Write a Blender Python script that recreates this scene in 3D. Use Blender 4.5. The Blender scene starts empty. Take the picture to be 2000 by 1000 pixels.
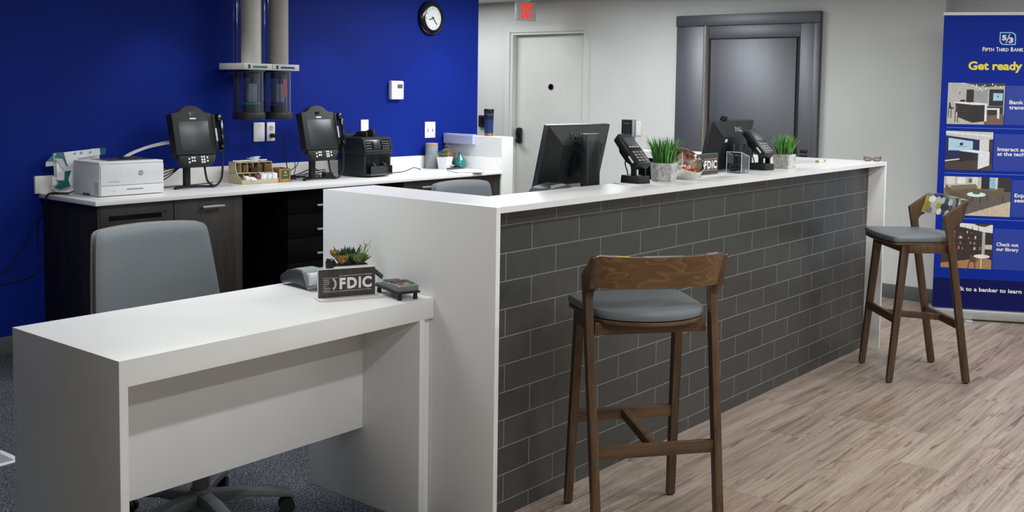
import bpy, bmesh, math, random
from mathutils import Vector, Matrix
random.seed(7)
PI = math.pi
COL = bpy.context.scene.collection
SC = bpy.context.scene

# ------------------------------------------------------------------ colour / materials
def lin(c):
    r = []
    for v in c[:3]:
        v = v / 255.0
        r.append(v / 12.92 if v <= 0.04045 else ((v + 0.055) / 1.055) ** 2.4)
    return (r[0], r[1], r[2], 1.0)

class NT:
    def __init__(s, name):
        s.m = bpy.data.materials.new(name); s.m.use_nodes = True
        s.t = s.m.node_tree; s.n = s.t.nodes; s.l = s.t.links
        s.b = s.n.get('Principled BSDF')
        s.out = s.n.get('Material Output')
    def add(s, typ, **kw):
        nd = s.n.new(typ)
        for k, v in kw.items():
            if k.startswith('i_'):
                nd.inputs[k[2:].replace('_', ' ')].default_value = v
            else: setattr(nd, k, v)
        return nd
    def link(s, a, b): s.l.new(a, b)
    def coord(s, scale=(1, 1, 1), loc=(0, 0, 0), rot=(0, 0, 0)):
        tc = s.add('ShaderNodeTexCoord'); mp = s.add('ShaderNodeMapping')
        mp.inputs['Scale'].default_value = scale; mp.inputs['Location'].default_value = loc
        mp.inputs['Rotation'].default_value = rot
        s.link(tc.outputs['Object'], mp.inputs['Vector'])
        return mp.outputs['Vector']
    def noise(s, vec, scale, detail=3, rough=0.5, dist=0.0):
        n = s.add('ShaderNodeTexNoise'); n.inputs['Scale'].default_value = scale
        n.inputs['Detail'].default_value = detail; n.inputs['Roughness'].default_value = rough
        n.inputs['Distortion'].default_value = dist
        s.link(vec, n.inputs['Vector']); return n.outputs['Fac']
    def ramp(s, fac, stops, interp='LINEAR'):
        r = s.add('ShaderNodeValToRGB'); cr = r.color_ramp; cr.interpolation = interp
        while len(cr.elements) < len(stops): cr.elements.new(0.5)
        for e, (p, c) in zip(cr.elements, stops):
            e.position = p; e.color = lin(c)
        s.link(fac, r.inputs['Fac']); return r.outputs['Color']
    def mix(s, fac, a, b, mode='MIX'):
        m = s.add('ShaderNodeMix', data_type='RGBA', blend_type=mode)
        if isinstance(fac, float): m.inputs['Factor'].default_value = fac
        else: s.link(fac, m.inputs['Factor'])
        for v, i in ((a, 6), (b, 7)):
            if isinstance(v, tuple): m.inputs[i].default_value = v
            else: s.link(v, m.inputs[i])
        return m.outputs[2]
    def base(s, col):
        if isinstance(col, tuple): s.b.inputs['Base Color'].default_value = col
        else: s.link(col, s.b.inputs['Base Color'])
    def bump(s, fac, strength=0.2, dist=0.001):
        b = s.add('ShaderNodeBump'); b.inputs['Strength'].default_value = strength
        b.inputs['Distance'].default_value = dist
        s.link(fac, b.inputs['Height']); s.link(b.outputs['Normal'], s.b.inputs['Normal'])

MATS = {}
def flat(name, c, rough=0.5, metal=0.0, var=0.06, scale=40, spec=0.5, coat=0.0):
    """principled colour with a faint procedural mottling"""
    if name in MATS: return MATS[name]
    t = NT(name); v = t.coord()
    f = t.noise(v, scale, 2)
    d = tuple(max(0, x * (1 - var)) for x in c); u = tuple(min(255, x * (1 + var)) for x in c)
    t.base(t.ramp(f, [(0.3, d), (0.7, u)]))
    t.b.inputs['Roughness'].default_value = rough; t.b.inputs['Metallic'].default_value = metal
    t.b.inputs['Specular IOR Level'].default_value = spec
    t.b.inputs['Coat Weight'].default_value = coat
    MATS[name] = t.m; return t.m

def emit(name, c, s=1.0):
    if name in MATS: return MATS[name]
    t = NT(name); t.base(lin(c)); t.b.inputs['Emission Color'].default_value = lin(c)
    t.b.inputs['Emission Strength'].default_value = s; t.b.inputs['Roughness'].default_value = .5
    MATS[name] = t.m; return t.m

def clear(name, tint=(235, 242, 248), amount=0.16, rough=0.05, sheen=.55, milk=0.0):
    """thin clear plastic: mostly see-through with a sharp sheen"""
    if name in MATS: return MATS[name]
    t = NT(name); t.n.remove(t.b)
    tr = t.add('ShaderNodeBsdfTransparent'); tr.inputs['Color'].default_value = lin(tint)
    gl = t.add('ShaderNodeBsdfGlossy'); gl.inputs['Roughness'].default_value = rough
    gl.inputs['Color'].default_value = lin((235, 240, 250))
    lw = t.add('ShaderNodeLayerWeight'); lw.inputs['Blend'].default_value = 0.35
    mth = t.add('ShaderNodeMath', operation='MULTIPLY_ADD')
    t.link(lw.outputs['Facing'], mth.inputs[0]); mth.inputs[1].default_value = sheen; mth.inputs[2].default_value = amount * 0.4
    mth.use_clamp = True
    mx = t.add('ShaderNodeMixShader'); t.link(mth.outputs[0], mx.inputs[0])
    t.link(tr.outputs[0], mx.inputs[1]); t.link(gl.outputs[0], mx.inputs[2])
    t.link(mx.outputs[0], t.out.inputs['Surface'])
    MATS[name] = t.m; return t.m

def wood(name, dark, mid, light, axis='z', rough=0.45, fine=60, stretch=0.06, ring=6.0):
    if name in MATS: return MATS[name]
    t = NT(name)
    sc = {'x': (stretch, 1, 1), 'y': (1, stretch, 1), 'z': (1, 1, stretch)}[axis]
    v = t.coord(sc)
    a = t.noise(v, fine, 4, .6); b = t.noise(v, ring, 3, .55, 1.5)
    m = t.add('ShaderNodeMath', operation='MULTIPLY_ADD'); t.link(a, m.inputs[0]); m.inputs[1].default_value = .5
    m2 = t.add('ShaderNodeMath', operation='MULTIPLY'); t.link(b, m2.inputs[0]); m2.inputs[1].default_value = .5
    t.link(m2.outputs[0], m.inputs[2])
    t.base(t.ramp(m.outputs[0], [(0.32, dark), (0.5, mid), (0.68, light)]))
    t.b.inputs['Roughness'].default_value = rough
    t.bump(a, .15, .0006)
    MATS[name] = t.m; return t.m

def frosted(name, tint, amount=.4):
    """cloudy clear plastic: part see-through, part milky"""
    if name in MATS: return MATS[name]
    t = NT(name); t.n.remove(t.b)
    tr = t.add('ShaderNodeBsdfTransparent'); df = t.add('ShaderNodeBsdfDiffuse'); df.inputs['Color'].default_value = lin(tint)
    nz = t.noise(t.coord(), 30, 2); mr = t.add('ShaderNodeMath', operation='MULTIPLY_ADD'); t.link(nz, mr.inputs[0]); mr.inputs[1].default_value = .12; mr.inputs[2].default_value = amount - .06
    mx = t.add('ShaderNodeMixShader'); t.link(mr.outputs[0], mx.inputs[0]); t.link(tr.outputs[0], mx.inputs[1]); t.link(df.outputs[0], mx.inputs[2])
    t.link(mx.outputs[0], t.out.inputs['Surface']); MATS[name] = t.m; return t.m

# --- surfaces of the setting
def m_paint(name, c, rough=0.6, spec=.4):
    t = NT(name); v = t.coord()
    f = t.noise(v, 1.2, 2); g = t.noise(v, 220, 2)
    d = tuple(x * .97 for x in c); u = tuple(min(255, x * 1.03) for x in c)
    t.base(t.ramp(f, [(.3, d), (.7, u)])); t.b.inputs['Roughness'].default_value = rough
    t.b.inputs['Specular IOR Level'].default_value = spec
    t.bump(g, .06, .0005); MATS[name] = t.m; return t.m

def m_tile(name, ox, oz):
    t = NT(name)
    tc = t.add('ShaderNodeTexCoord'); sp = t.add('ShaderNodeSeparateXYZ'); t.link(tc.outputs['Object'], sp.inputs[0])
    cx = t.add('ShaderNodeMath', operation='ADD'); t.link(sp.outputs['X'], cx.inputs[0]); cx.inputs[1].default_value = ox - 2.904 + .272 * 20
    cz = t.add('ShaderNodeMath', operation='ADD'); t.link(sp.outputs['Z'], cz.inputs[0]); cz.inputs[1].default_value = oz + .0395
    cb = t.add('ShaderNodeCombineXYZ'); t.link(cx.outputs[0], cb.inputs[0]); t.link(cz.outputs[0], cb.inputs[1])
    br = t.add('ShaderNodeTexBrick'); t.link(cb.outputs[0], br.inputs['Vector'])
    br.offset = .5; br.offset_frequency = 2; br.squash = 1.0
    br.inputs['Scale'].default_value = 1.0; br.inputs['Brick Width'].default_value = .272; br.inputs['Row Height'].default_value = .0935
    br.inputs['Mortar Size'].default_value = .0016; br.inputs['Mortar Smooth'].default_value = .1; br.inputs['Bias'].default_value = 0
    br.inputs['Color1'].default_value = lin((53, 55, 53)); br.inputs['Color2'].default_value = lin((62, 64, 62))
    br.inputs['Mortar'].default_value = lin((142, 143, 138))
    n = t.noise(cb.outputs[0], 18, 3)
    t.base(t.mix(.12, br.outputs['Color'], t.ramp(n, [(.3, (40, 41, 40)), (.7, (90, 91, 89))])))
    t.b.inputs['Roughness'].default_value = .36
    iv = t.add('ShaderNodeMath', operation='SUBTRACT'); iv.inputs[0].default_value = 1; t.link(br.outputs['Fac'], iv.inputs[1])
    t.bump(iv.outputs[0], .5, .0015)
    MATS[name] = t.m; return t.m

def m_planks():
    t = NT('vinyl_plank_floor'); v = t.coord()
    br = t.add('ShaderNodeTexBrick'); t.link(v, br.inputs['Vector']); br.offset = .37; br.offset_frequency = 3
    br.inputs['Scale'].default_value = 1; br.inputs['Brick Width'].default_value = 1.12; br.inputs['Row Height'].default_value = .2
    br.inputs['Mortar Size'].default_value = .0007; br.inputs['Mortar Smooth'].default_value = .2
    br.inputs['Color1'].default_value = (0, 0, 0, 1); br.inputs['Color2'].default_value = (1, 1, 1, 1); br.inputs['Mortar'].default_value = (.35, .35, .35, 1)
    mul = t.add('ShaderNodeVectorMath', operation='MULTIPLY'); t.link(br.outputs['Color'], mul.inputs[0]); mul.inputs[1].default_value = (17.3, 3.1, 5.7)
    ad = t.add('ShaderNodeVectorMath', operation='ADD'); t.link(v, ad.inputs[0]); t.link(mul.outputs[0], ad.inputs[1])
    def st(s):
        m = t.add('ShaderNodeMapping'); m.inputs['Scale'].default_value = s; t.link(ad.outputs[0], m.inputs['Vector']); return m.outputs[0]
    broad = t.noise(st((.05, 1, 1)), 22, 3, .5, .25)       # wide pale / dark streaks along the plank
    fine = t.noise(st((.035, 1, 1)), 85, 4, .6, .15)        # hair-fine grain
    vein = t.noise(st((.07, 1, 1)), 34, 4, .65, .6)         # sparse dark veins
    c = t.ramp(broad, [(.30, (140, 125, 116)), (.45, (176, 162, 152)), (.55, (196, 184, 173)), (.70, (214, 204, 193))])
    c = t.mix(.42, c, t.ramp(fine, [(.34, (120, 106, 98)), (.48, (190, 178, 168)), (.66, (218, 209, 199))]))
    c = t.mix(.75, c, t.ramp(vein, [(.30, (128, 112, 104)), (.37, (196, 186, 178)), (.42, (255, 255, 255)), (1, (255, 255, 255))]), 'MULTIPLY')
    rings = t.noise(st((.30, 1, 1)), 5.0, 2, .5, 1.2)
    w2 = t.add('ShaderNodeMath', operation='MULTIPLY'); t.link(rings, w2.inputs[0]); w2.inputs[1].default_value = 17
    fr = t.add('ShaderNodeMath', operation='FRACT'); t.link(w2.outputs[0], fr.inputs[0])
    thin = t.ramp(fr.outputs[0], [(0, (170, 150, 142)), (.10, (208, 192, 184)), (.2, (255, 255, 255)), (1, (255, 255, 255))])
    mask = t.noise(st((.35, 1, 1)), 3.0, 1); mk = t.ramp(mask, [(.52, (0, 0, 0)), (.62, (190, 190, 190))])
    ms = t.add('ShaderNodeSeparateColor'); t.link(mk, ms.inputs[0])
    c = t.mix(ms.outputs[0], c, t.mix(1.0, c, thin, 'MULTIPLY'))
    pl = t.add('ShaderNodeSeparateColor'); t.link(br.outputs['Color'], pl.inputs[0])
    tone = t.ramp(pl.outputs[0], [(0, (226, 214, 208)), (.5, (255, 252, 249)), (1, (238, 236, 234))])
    c = t.mix(1.0, c, tone, 'MULTIPLY')
    c = t.mix(br.outputs['Fac'], c, lin((124, 112, 104)))
    c = t.mix(1.0, c, lin((222, 217, 211)), 'MULTIPLY')
    t.base(c); t.b.inputs['Roughness'].default_value = .42
    t.bump(fine, .06, .0004); MATS['planks'] = t.m; return t.m

def m_carpet():
    t = NT('speckled_carpet'); v = t.coord()
    a = t.noise(v, 170, 2, .6); b = t.noise(v, 75, 2, .5); d = t.noise(v, 6, 2)
    c = t.ramp(a, [(.36, (34, 37, 43)), (.50, (52, 56, 63)), (.57, (96, 101, 110)), (.66, (190, 194, 200))])
    c = t.mix(.35, c, t.ramp(b, [(.38, (38, 41, 47)), (.7, (112, 117, 126))]))
    c = t.mix(.15, c, t.ramp(d, [(.3, (30, 32, 38)), (.7, (100, 104, 112))]))
    t.base(c); t.b.inputs['Roughness'].default_value = .95; t.b.inputs['Specular IOR Level'].default_value = .1
    t.bump(a, .6, .003); MATS['carpet'] = t.m; return t.m

def m_quartz():
    t = NT('white_quartz'); v = t.coord()
    a = t.noise(v, 260, 2, .5); b = t.noise(v, 3, 2)
    c = t.ramp(a, [(.22, (222, 220, 215)), (.32, (234, 234, 232)), (.7, (238, 238, 237))])
    c = t.mix(.1, c, t.ramp(b, [(.3, (215, 216, 214)), (.7, (245, 245, 244))]))
    t.base(c); t.b.inputs['Roughness'].default_value = .3; MATS['quartz'] = t.m; return t.m

def m_concrete():
    t = NT('mottled_concrete'); v = t.coord()
    a = t.noise(v, 55, 4, .7, .6); b = t.noise(v, 180, 2)
    c = t.ramp(a, [(.3, (118, 118, 116)), (.5, (196, 196, 192)), (.7, (226, 226, 222))])
    c = t.mix(.2, c, t.ramp(b, [(.3, (110, 110, 108)), (.7, (235, 235, 232))]))
    t.base(c); t.b.inputs['Roughness'].default_value = .85; t.bump(a, .3, .001); MATS['concrete'] = t.m; return t.m

def m_steel():
    t = NT('brushed_steel'); v = t.coord((1, 1, .02))
    a = t.noise(v, 120, 3, .6)
    t.base(t.ramp(a, [(.3, (101, 103, 108)), (.7, (106, 108, 113))]))
    t.b.inputs['Metallic'].default_value = .8; t.b.inputs['Roughness'].default_value = .48
    t.bump(a, .01, .0002); MATS['steel'] = t.m; return t.m

def m_hex():
    t = NT('hexagon_patchwork_fabric'); tc = t.add('ShaderNodeTexCoord')
    sp = t.add('ShaderNodeSeparateXYZ'); t.link(tc.outputs['Object'], sp.inputs[0])
    cb = t.add('ShaderNodeCombineXYZ'); t.link(sp.outputs['X'], cb.inputs[0]); t.link(sp.outputs['Z'], cb.inputs[1])
    def vm(op, a, b=None, **kw):
        n = t.add('ShaderNodeVectorMath', operation=op)
        for i, q in enumerate((a, b)):
            if q is None: continue
            if isinstance(q, tuple): n.inputs[i].default_value = q
            else: t.link(q, n.inputs[i])
        return n
    p = vm('MULTIPLY_ADD', cb.outputs[0]); p.inputs[1].default_value = (1 / .044, 1 / .033, 0); p.inputs[2].default_value = (50, 50, 0)
    p = p.outputs[0]
    R = (1.0, 1.7320508, 1.0); Hh = (.5, .8660254, 0.0)
    a = vm('SUBTRACT', vm('MODULO', p, R).outputs[0], Hh).outputs[0]
    b = vm('SUBTRACT', vm('MODULO', vm('SUBTRACT', p, Hh).outputs[0], R).outputs[0], Hh).outputs[0]
    da = vm('DOT_PRODUCT', a, a).outputs['Value']; db = vm('DOT_PRODUCT', b, b).outputs['Value']
    lt = t.add('ShaderNodeMath', operation='LESS_THAN'); t.link(da, lt.inputs[0]); t.link(db, lt.inputs[1])
    mx = t.add('ShaderNodeMix', data_type='VECTOR'); t.link(lt.outputs[0], mx.inputs['Factor']); t.link(b, mx.inputs[4]); t.link(a, mx.inputs[5])
    idv = vm('SUBTRACT', p, mx.outputs[1]).outputs[0]
    rd = vm('SNAP', vm('ADD', idv, (.01, .01, 0)).outputs[0], (.25, .25, .25)).outputs[0]
    wn = t.add('ShaderNodeTexWhiteNoise', noise_dimensions='3D'); t.link(rd, wn.inputs['Vector'])
    cols = [(176, 178, 174), (34, 38, 44), (168, 150, 46), (120, 122, 118), (40, 58, 88), (222, 222, 216), (84, 104, 100), (176, 178, 174), (72, 66, 64), (92, 104, 128), (120, 122, 118), (150, 134, 44)]
    t.base(t.ramp(wn.outputs['Value'], [(i / len(cols), c) for i, c in enumerate(cols)], 'CONSTANT'))
    t.b.inputs['Roughness'].default_value = .8; MATS['hex'] = t.m; return t.m

BLUE = m_paint('blue_paint', (10, 36, 128), .6, .12); WHITEP = m_paint('white_paint', (208, 211, 208)); CEILM = m_paint('ceiling_paint', (214, 214, 208))
QUARTZ = m_quartz(); PLANKS = m_planks(); CARPET = m_carpet(); STEEL = m_steel(); CONC = m_concrete(); HEX = m_hex()
LAMI = flat('white_laminate', (231, 231, 229), .38, var=.015, scale=4)
DOORW = flat('door_paint', (212, 214, 210), .45, var=.015, scale=3)
BASEG = flat('grey_rubber_base', (92, 97, 98), .5, var=.04)
CABW = wood('dark_cabinet_wood', (17, 14, 12), (35, 30, 26), (48, 42, 36), 'z', .55, 70, .05, 9)
BLACKL = flat('black_laminate', (4, 4, 5), .8, var=.1, spec=.1)
WAL = wood('walnut_leg', (50, 35, 22), (82, 60, 40), (104, 78, 53), 'z', .42, 90, .05, 12)
WALX = wood('walnut_rail', (54, 38, 24), (88, 65, 43), (110, 83, 56), 'x', .42, 90, .05, 12)
GREYV = flat('grey_vinyl', (98, 103, 107), .5, var=.03, scale=300)
GREYF = flat('grey_chair_fabric', (124, 131, 135), .75, var=.04, scale=400)
GREYT = flat('grey_chair_trim', (128, 126, 121), .55, var=.03)
GPLAS = flat('grey_chair_base', (104, 107, 106), .5, var=.03)
BLK = flat('black_plastic', (13, 14, 16), .42, var=.08, scale=60)
BLKM = flat('black_matte_plastic', (19, 20, 22), .6, var=.08, scale=60)
BLKG = flat('black_gloss', (12, 13, 15), .15, var=.05)
DGREY = flat('dark_grey_plastic', (62, 65, 70), .45, var=.05)
SCREEN = flat('dark_screen_glass', (38, 45, 50), .35, var=.08, scale=8)
CHROME = flat('chrome', (205, 207, 210), .18, 1.0, var=.02)
SATIN = flat('satin_aluminium', (190, 192, 192), .4, .7, var=.02)
WPLAS = flat('white_plastic', (228, 229, 230), .4, var=.01)
WPLAS2 = flat('greyish_white_plastic', (196, 199, 204), .45, var=.02)  # white plastic in a slightly greyer tone
PAPER = flat('white_paper', (236, 238, 240), .8, var=.015)
SILK = flat('white_ink', (240, 240, 238), .6, var=.01)
GREYINK = flat('grey_ink', (150, 155, 158), .5, var=.02)
RUBBER = flat('black_rubber', (16, 16, 17), .7, var=.08)
CLEAR = clear('clear_tube_plastic', (224, 230, 242), .22, .05, .55, .07); CHAMB = clear('clear_chamber_plastic', (232, 236, 242), .16, .05, .5, .02); ACRYL = clear('clear_acrylic', (240, 243, 244), .04, .05, .3)
LENS = clear('clear_lens', (200, 170, 170), .2)

# ------------------------------------------------------------------ mesh builder
class M:
    def __init__(s): s.v = []; s.f = []; s.mi = []
    def mark(s): return len(s.v)
    def xf(s, mat, a=0):
        for i in range(a, len(s.v)): s.v[i] = mat @ s.v[i]
        return s
    def face(s, pts, mi=0):
        a = len(s.v); s.v += [Vector(p) for p in pts]; s.f.append(list(range(a, a + len(pts)))); s.mi.append(mi); return s
    def box(s, x0, x1, y0, y1, z0, z1, bev=0.0, mi=0, seg=2):
        if x0 > x1: x0, x1 = x1, x0
        if y0 > y1: y0, y1 = y1, y0
        if z0 > z1: z0, z1 = z1, z0
        if bev <= 0:
            a = len(s.v)
            s.v += [Vector(p) for p in ((x0, y0, z0), (x1, y0, z0), (x1, y1, z0), (x0, y1, z0), (x0, y0, z1), (x1, y0, z1), (x1, y1, z1), (x0, y1, z1))]
            for q in ((0, 3, 2, 1), (4, 5, 6, 7), (0, 1, 5, 4), (1, 2, 6, 5), (2, 3, 7, 6), (3, 0, 4, 7)):
                s.f.append([a + i for i in q]); s.mi.append(mi)
            return s
        bm = bmesh.new(); bmesh.ops.create_cube(bm, size=1)
        bmesh.ops.scale(bm, vec=(x1 - x0, y1 - y0, z1 - z0), verts=bm.verts)
        bmesh.ops.translate(bm, vec=((x0 + x1) / 2, (y0 + y1) / 2, (z0 + z1) / 2), verts=bm.verts)
        bev = min(bev, .49 * min(x1 - x0, y1 - y0, z1 - z0))
        bmesh.ops.bevel(bm, geom=list(bm.edges), offset=bev, segments=seg, profile=.5, affect='EDGES')
        return s.frombm(bm, mi)
    def frombm(s, bm, mi=0):
        a = len(s.v); bm.verts.index_update()
        s.v += [v.co.copy() for v in bm.verts]
        for f in bm.faces: s.f.append([a + v.index for v in f.verts]); s.mi.append(mi)
        bm.free(); return s
    def cyl(s, p0, p1, r0, r1=None, n=20, caps=True, mi=0, sx=1.0):
        p0 = Vector(p0); p1 = Vector(p1); r1 = r0 if r1 is None else r1
        d = (p1 - p0).normalized(); u = d.orthogonal().normalized(); w = d.cross(u)
        if abs(d.z) > .999: u = Vector((1, 0, 0)); w = d.cross(u)
        a = len(s.v)
        for p, r in ((p0, r0), (p1, r1)):
            for i in range(n):
                t = 2 * PI * i / n; s.v.append(p + u * (r * math.cos(t)) + w * (r * math.sin(t) * sx))
        for i in range(n):
            j = (i + 1) % n; s.f.append([a + i, a + j, a + n + j, a + n + i]); s.mi.append(mi)
        if caps:
            s.f.append([a + i for i in reversed(range(n))]); s.mi.append(mi)
            s.f.append([a + n + i for i in range(n)]); s.mi.append(mi)
        return s
    def tube(s, pts, r, n=8, mi=0, smooth=6, closed=False):
        P = [Vector(p) for p in pts]
        if smooth and len(P) > 2:
            Q = []; k = len(P)
            rng = range(k) if closed else range(k - 1)
            for i in rng:
                g = lambda j: P[j % k] if closed else P[max(0, min(k - 1, j))]
                a, b, c, d = g(i - 1), g(i), g(i + 1), g(i + 2)
                for q in range(smooth):
                    t = q / smooth
                    Q.append(.5 * ((2 * b) + (c - a) * t + (2 * a - 5 * b + 4 * c - d) * t * t + (3 * b - a - 3 * c + d) * t ** 3))
            if not closed: Q.append(P[-1])
            P = Q
        a = len(s.v); k = len(P); u = None
        for i, p in enumerate(P):
            if closed: d = P[(i + 1) % k] - P[i - 1]
            else: d = P[min(k - 1, i + 1)] - P[max(0, i - 1)]
            if d.length < 1e-9: d = Vector((0, 0, 1))
            d.normalize()
            if u is None: u = d.orthogonal().normalized()
            u = (u - d * u.dot(d))
            u = u.normalized() if u.length > 1e-6 else d.orthogonal().normalized()
            w = d.cross(u); rr = r(i / (k - 1)) if callable(r) else r
            for j in range(n):
                t = 2 * PI * j / n; s.v.append(p + (u * math.cos(t) + w * math.sin(t)) * rr)
        for i in range(k if closed else k - 1):
            i2 = (i + 1) % k
            for j in range(n):
                q = (j + 1) % n; s.f.append([a + i * n + j, a + i * n + q, a + i2 * n + q, a + i2 * n + j]); s.mi.append(mi)
        if not closed:
            s.f.append([a + j for j in reversed(range(n))]); s.mi.append(mi)
            s.f.append([a + (k - 1) * n + j for j in range(n)]); s.mi.append(mi)
        return s
    def lathe(s, prof, n=32, c=(0, 0, 0), mi=0, seg_mi=None):
        a = len(s.v); c = Vector(c)
        for r, z in prof:
            for i in range(n):
                t = 2 * PI * i / n; s.v.append(c + Vector((r * math.cos(t), r * math.sin(t), z)))
        for k in range(len(prof) - 1):
            for i in range(n):
                j = (i + 1) % n; s.f.append([a + k * n + i, a + k * n + j, a + (k + 1) * n + j, a + (k + 1) * n + i])
                s.mi.append(seg_mi[k] if seg_mi else mi)
        if prof[0][0] > 1e-6: s.f.append([a + i for i in reversed(range(n))]); s.mi.append(mi)
        if prof[-1][0] > 1e-6:
            b = a + (len(prof) - 1) * n; s.f.append([b + i for i in range(n)]); s.mi.append(seg_mi[-1] if seg_mi else mi)
        return s
    def prism(s, pts, lo, hi, ax='y', mi=0, bev=0):
        """2D outline extruded along ax: ax=y -> pts are (x,z); ax=x -> (y,z); ax=z -> (x,y)"""
        def P(p, h): return {'y': Vector((p[0], h, p[1])), 'x': Vector((h, p[0], p[1])), 'z': Vector((p[0], p[1], h))}[ax]
        bm = bmesh.new(); n = len(pts)
        A = [bm.verts.new(P(p, lo)) for p in pts]; B = [bm.verts.new(P(p, hi)) for p in pts]
        bm.faces.new(A); bm.faces.new(B[::-1])
        for i in range(n): j = (i + 1) % n; bm.faces.new((A[j], A[i], B[i], B[j]))
        bmesh.ops.recalc_face_normals(bm, faces=bm.faces)
        if bev > 0:
            bmesh.ops.bevel(bm, geom=[e for e in bm.edges if len(e.link_faces) == 2 and e.calc_face_angle(0) > .5], offset=bev, segments=2, profile=.5, affect='EDGES')
        return s.frombm(bm, mi)
    def grid(s, fn, nu, nv, mi=0, flip=False):
        a = len(s.v)
        for i in range(nu + 1):
            for j in range(nv + 1): s.v.append(Vector(fn(i / nu, j / nv)))
        for i in range(nu):
            for j in range(nv):
                q = [a + i * (nv + 1) + j, a + (i + 1) * (nv + 1) + j, a + (i + 1) * (nv + 1) + j + 1, a + i * (nv + 1) + j + 1]
                s.f.append(q[::-1] if flip else q); s.mi.append(mi)
        return s
    def ball(s, c, r, n=16, k=10, mi=0, sc=(1, 1, 1)):
        c = Vector(c); a = len(s.v)
        for i in range(k + 1):
            p = PI * i / k
            for j in range(n):
                t = 2 * PI * j / n; s.v.append(c + Vector((r * math.sin(p) * math.cos(t) * sc[0], r * math.sin(p) * math.sin(t) * sc[1], r * math.cos(p) * sc[2])))
        for i in range(k):
            for j in range(n):
                q = (j + 1) % n; s.f.append([a + i * n + j, a + (i + 1) * n + j, a + (i + 1) * n + q, a + i * n + q]); s.mi.append(mi)
        return s
    def text(s, txt, x, z, y=0.0, h=None, w=None, bold=0.0, mi=0, mat=None, shear=0.0, align='L', ext=0.0):
        """flat lettering in the xz plane facing -y; x,z = lower-left; h = capital height, w = overall width"""
        cu = bpy.data.curves.new('lettering_curve', 'FONT'); cu.body = txt; cu.size = 1.0; cu.offset = bold; cu.shear = shear
        cu.resolution_u = 3; cu.extrude = 0.0
        ob = bpy.data.objects.new('lettering_tmp', cu); COL.objects.link(ob)
        dg = bpy.context.evaluated_depsgraph_get(); me = bpy.data.meshes.new_from_object(ob.evaluated_get(dg))
        vs = [v.co.copy() for v in me.vertices]; fs = [list(p.vertices) for p in me.polygons]
        bpy.data.objects.remove(ob); bpy.data.curves.remove(cu); bpy.data.meshes.remove(me)
        if not vs: return s
        x0 = min(v.x for v in vs); x1 = max(v.x for v in vs)
        sy = h / .729 if h else None
        sx = w / (x1 - x0) if w else sy
        sy = sy or sx
        if align == 'C': x = x - (x1 - x0) * sx / 2
        if align == 'R': x = x - (x1 - x0) * sx
        a = len(s.v)
        for v in vs:
            p = Vector((x + (v.x - x0) * sx, y, z + v.y * sy)); s.v.append(mat @ p if mat else p)
        for q in fs: s.f.append([a + i for i in q]); s.mi.append(mi)
        return s
    def build(s, name, mats, parent=None, world=False, smooth=35, off=None):
        if not isinstance(mats, (list, tuple)): mats = [mats]
        me = bpy.data.meshes.new(name)
        V = s.v
        o = Vector(off) if off else Vector((0, 0, 0))
        if world and parent is not None:
            r = parent
            while r.parent is not None: r = r.parent
            o = o + r.location
        me.from_pydata([tuple(v - o) for v in V], [], s.f)
        for m in mats: me.materials.append(m)
        me.polygons.foreach_set('material_index', [min(i, len(mats) - 1) for i in s.mi])
        me.validate(); me.update()
        if smooth:
            me.polygons.foreach_set('use_smooth', [True] * len(me.polygons))
            try: me.set_sharp_from_angle(angle=math.radians(smooth))
            except Exception: pass
        ob = bpy.data.objects.new(name, me); COL.objects.link(ob)
        if parent is not None: ob.parent = parent
        return ob

def tag(o, label=None, cat=None, group=None, kind=None):
    if label: o['label'] = label
    if cat: o['category'] = cat
    if group: o['group'] = group
    if kind: o['kind'] = kind
    return o
def thing(name, label, cat, loc=(0, 0, 0), rz=0.0, group=None):
    o = bpy.data.objects.new(name, None); COL.objects.link(o); o.empty_display_size = .05
    o.location = loc; o.rotation_euler = (0, 0, rz); return tag(o, label, cat, group)
def dup(root, loc, rz, label, group=None):
    r = root.copy(); COL.objects.link(r); r.location = loc; r.rotation_euler = (0, 0, rz); r['label'] = label
    if group: r['group'] = group
    for ch in list(root.children):
        c = ch.copy(); COL.objects.link(c); c.parent = r
        for g in list(ch.children):
            d = g.copy(); COL.objects.link(d); d.parent = c
    return r
def struct(name, m, mat, label=None, parent=None, cat=None, smooth=35):
    o = m.build(name, mat, parent, smooth=smooth)
    if parent is None: o['kind'] = 'structure'; o['label'] = label or name; o['category'] = cat or name.split('_')[0]
    return o
def RX(a): return Matrix.Rotation(a, 4, 'X')
def RY(a): return Matrix.Rotation(a, 4, 'Y')
def RZ(a): return Matrix.Rotation(a, 4, 'Z')
def T(*p): return Matrix.Translation(Vector(p))
def disc(r, n=24, cx=0, cz=0): return [(cx + r * math.cos(2 * PI * i / n), cz + r * math.sin(2 * PI * i / n)) for i in range(n)]
def rrect(x0, x1, z0, z1, r, n=5):
    out = []
    for cx, cz, a0 in ((x1 - r, z1 - r, 0), (x0 + r, z1 - r, PI / 2), (x0 + r, z0 + r, PI), (x1 - r, z0 + r, 1.5 * PI)):
        for i in range(n + 1): t = a0 + PI / 2 * i / n; out.append((cx + r * math.cos(t), cz + r * math.sin(t)))
    return out

# ------------------------------------------------------------------ key dimensions (metres)
XC, YC, YB, XR = 2.4697, 2.1158, 2.9398, 5.8307        # customer counter
YT = 2.2107; H = 1.067; TH = .020; WING = .2467; BD = .250
HD = .749; HB = .8458; YW = 5.5629; YBC = 4.9888; XW = 7.3866; CEIL = 2.243

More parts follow.
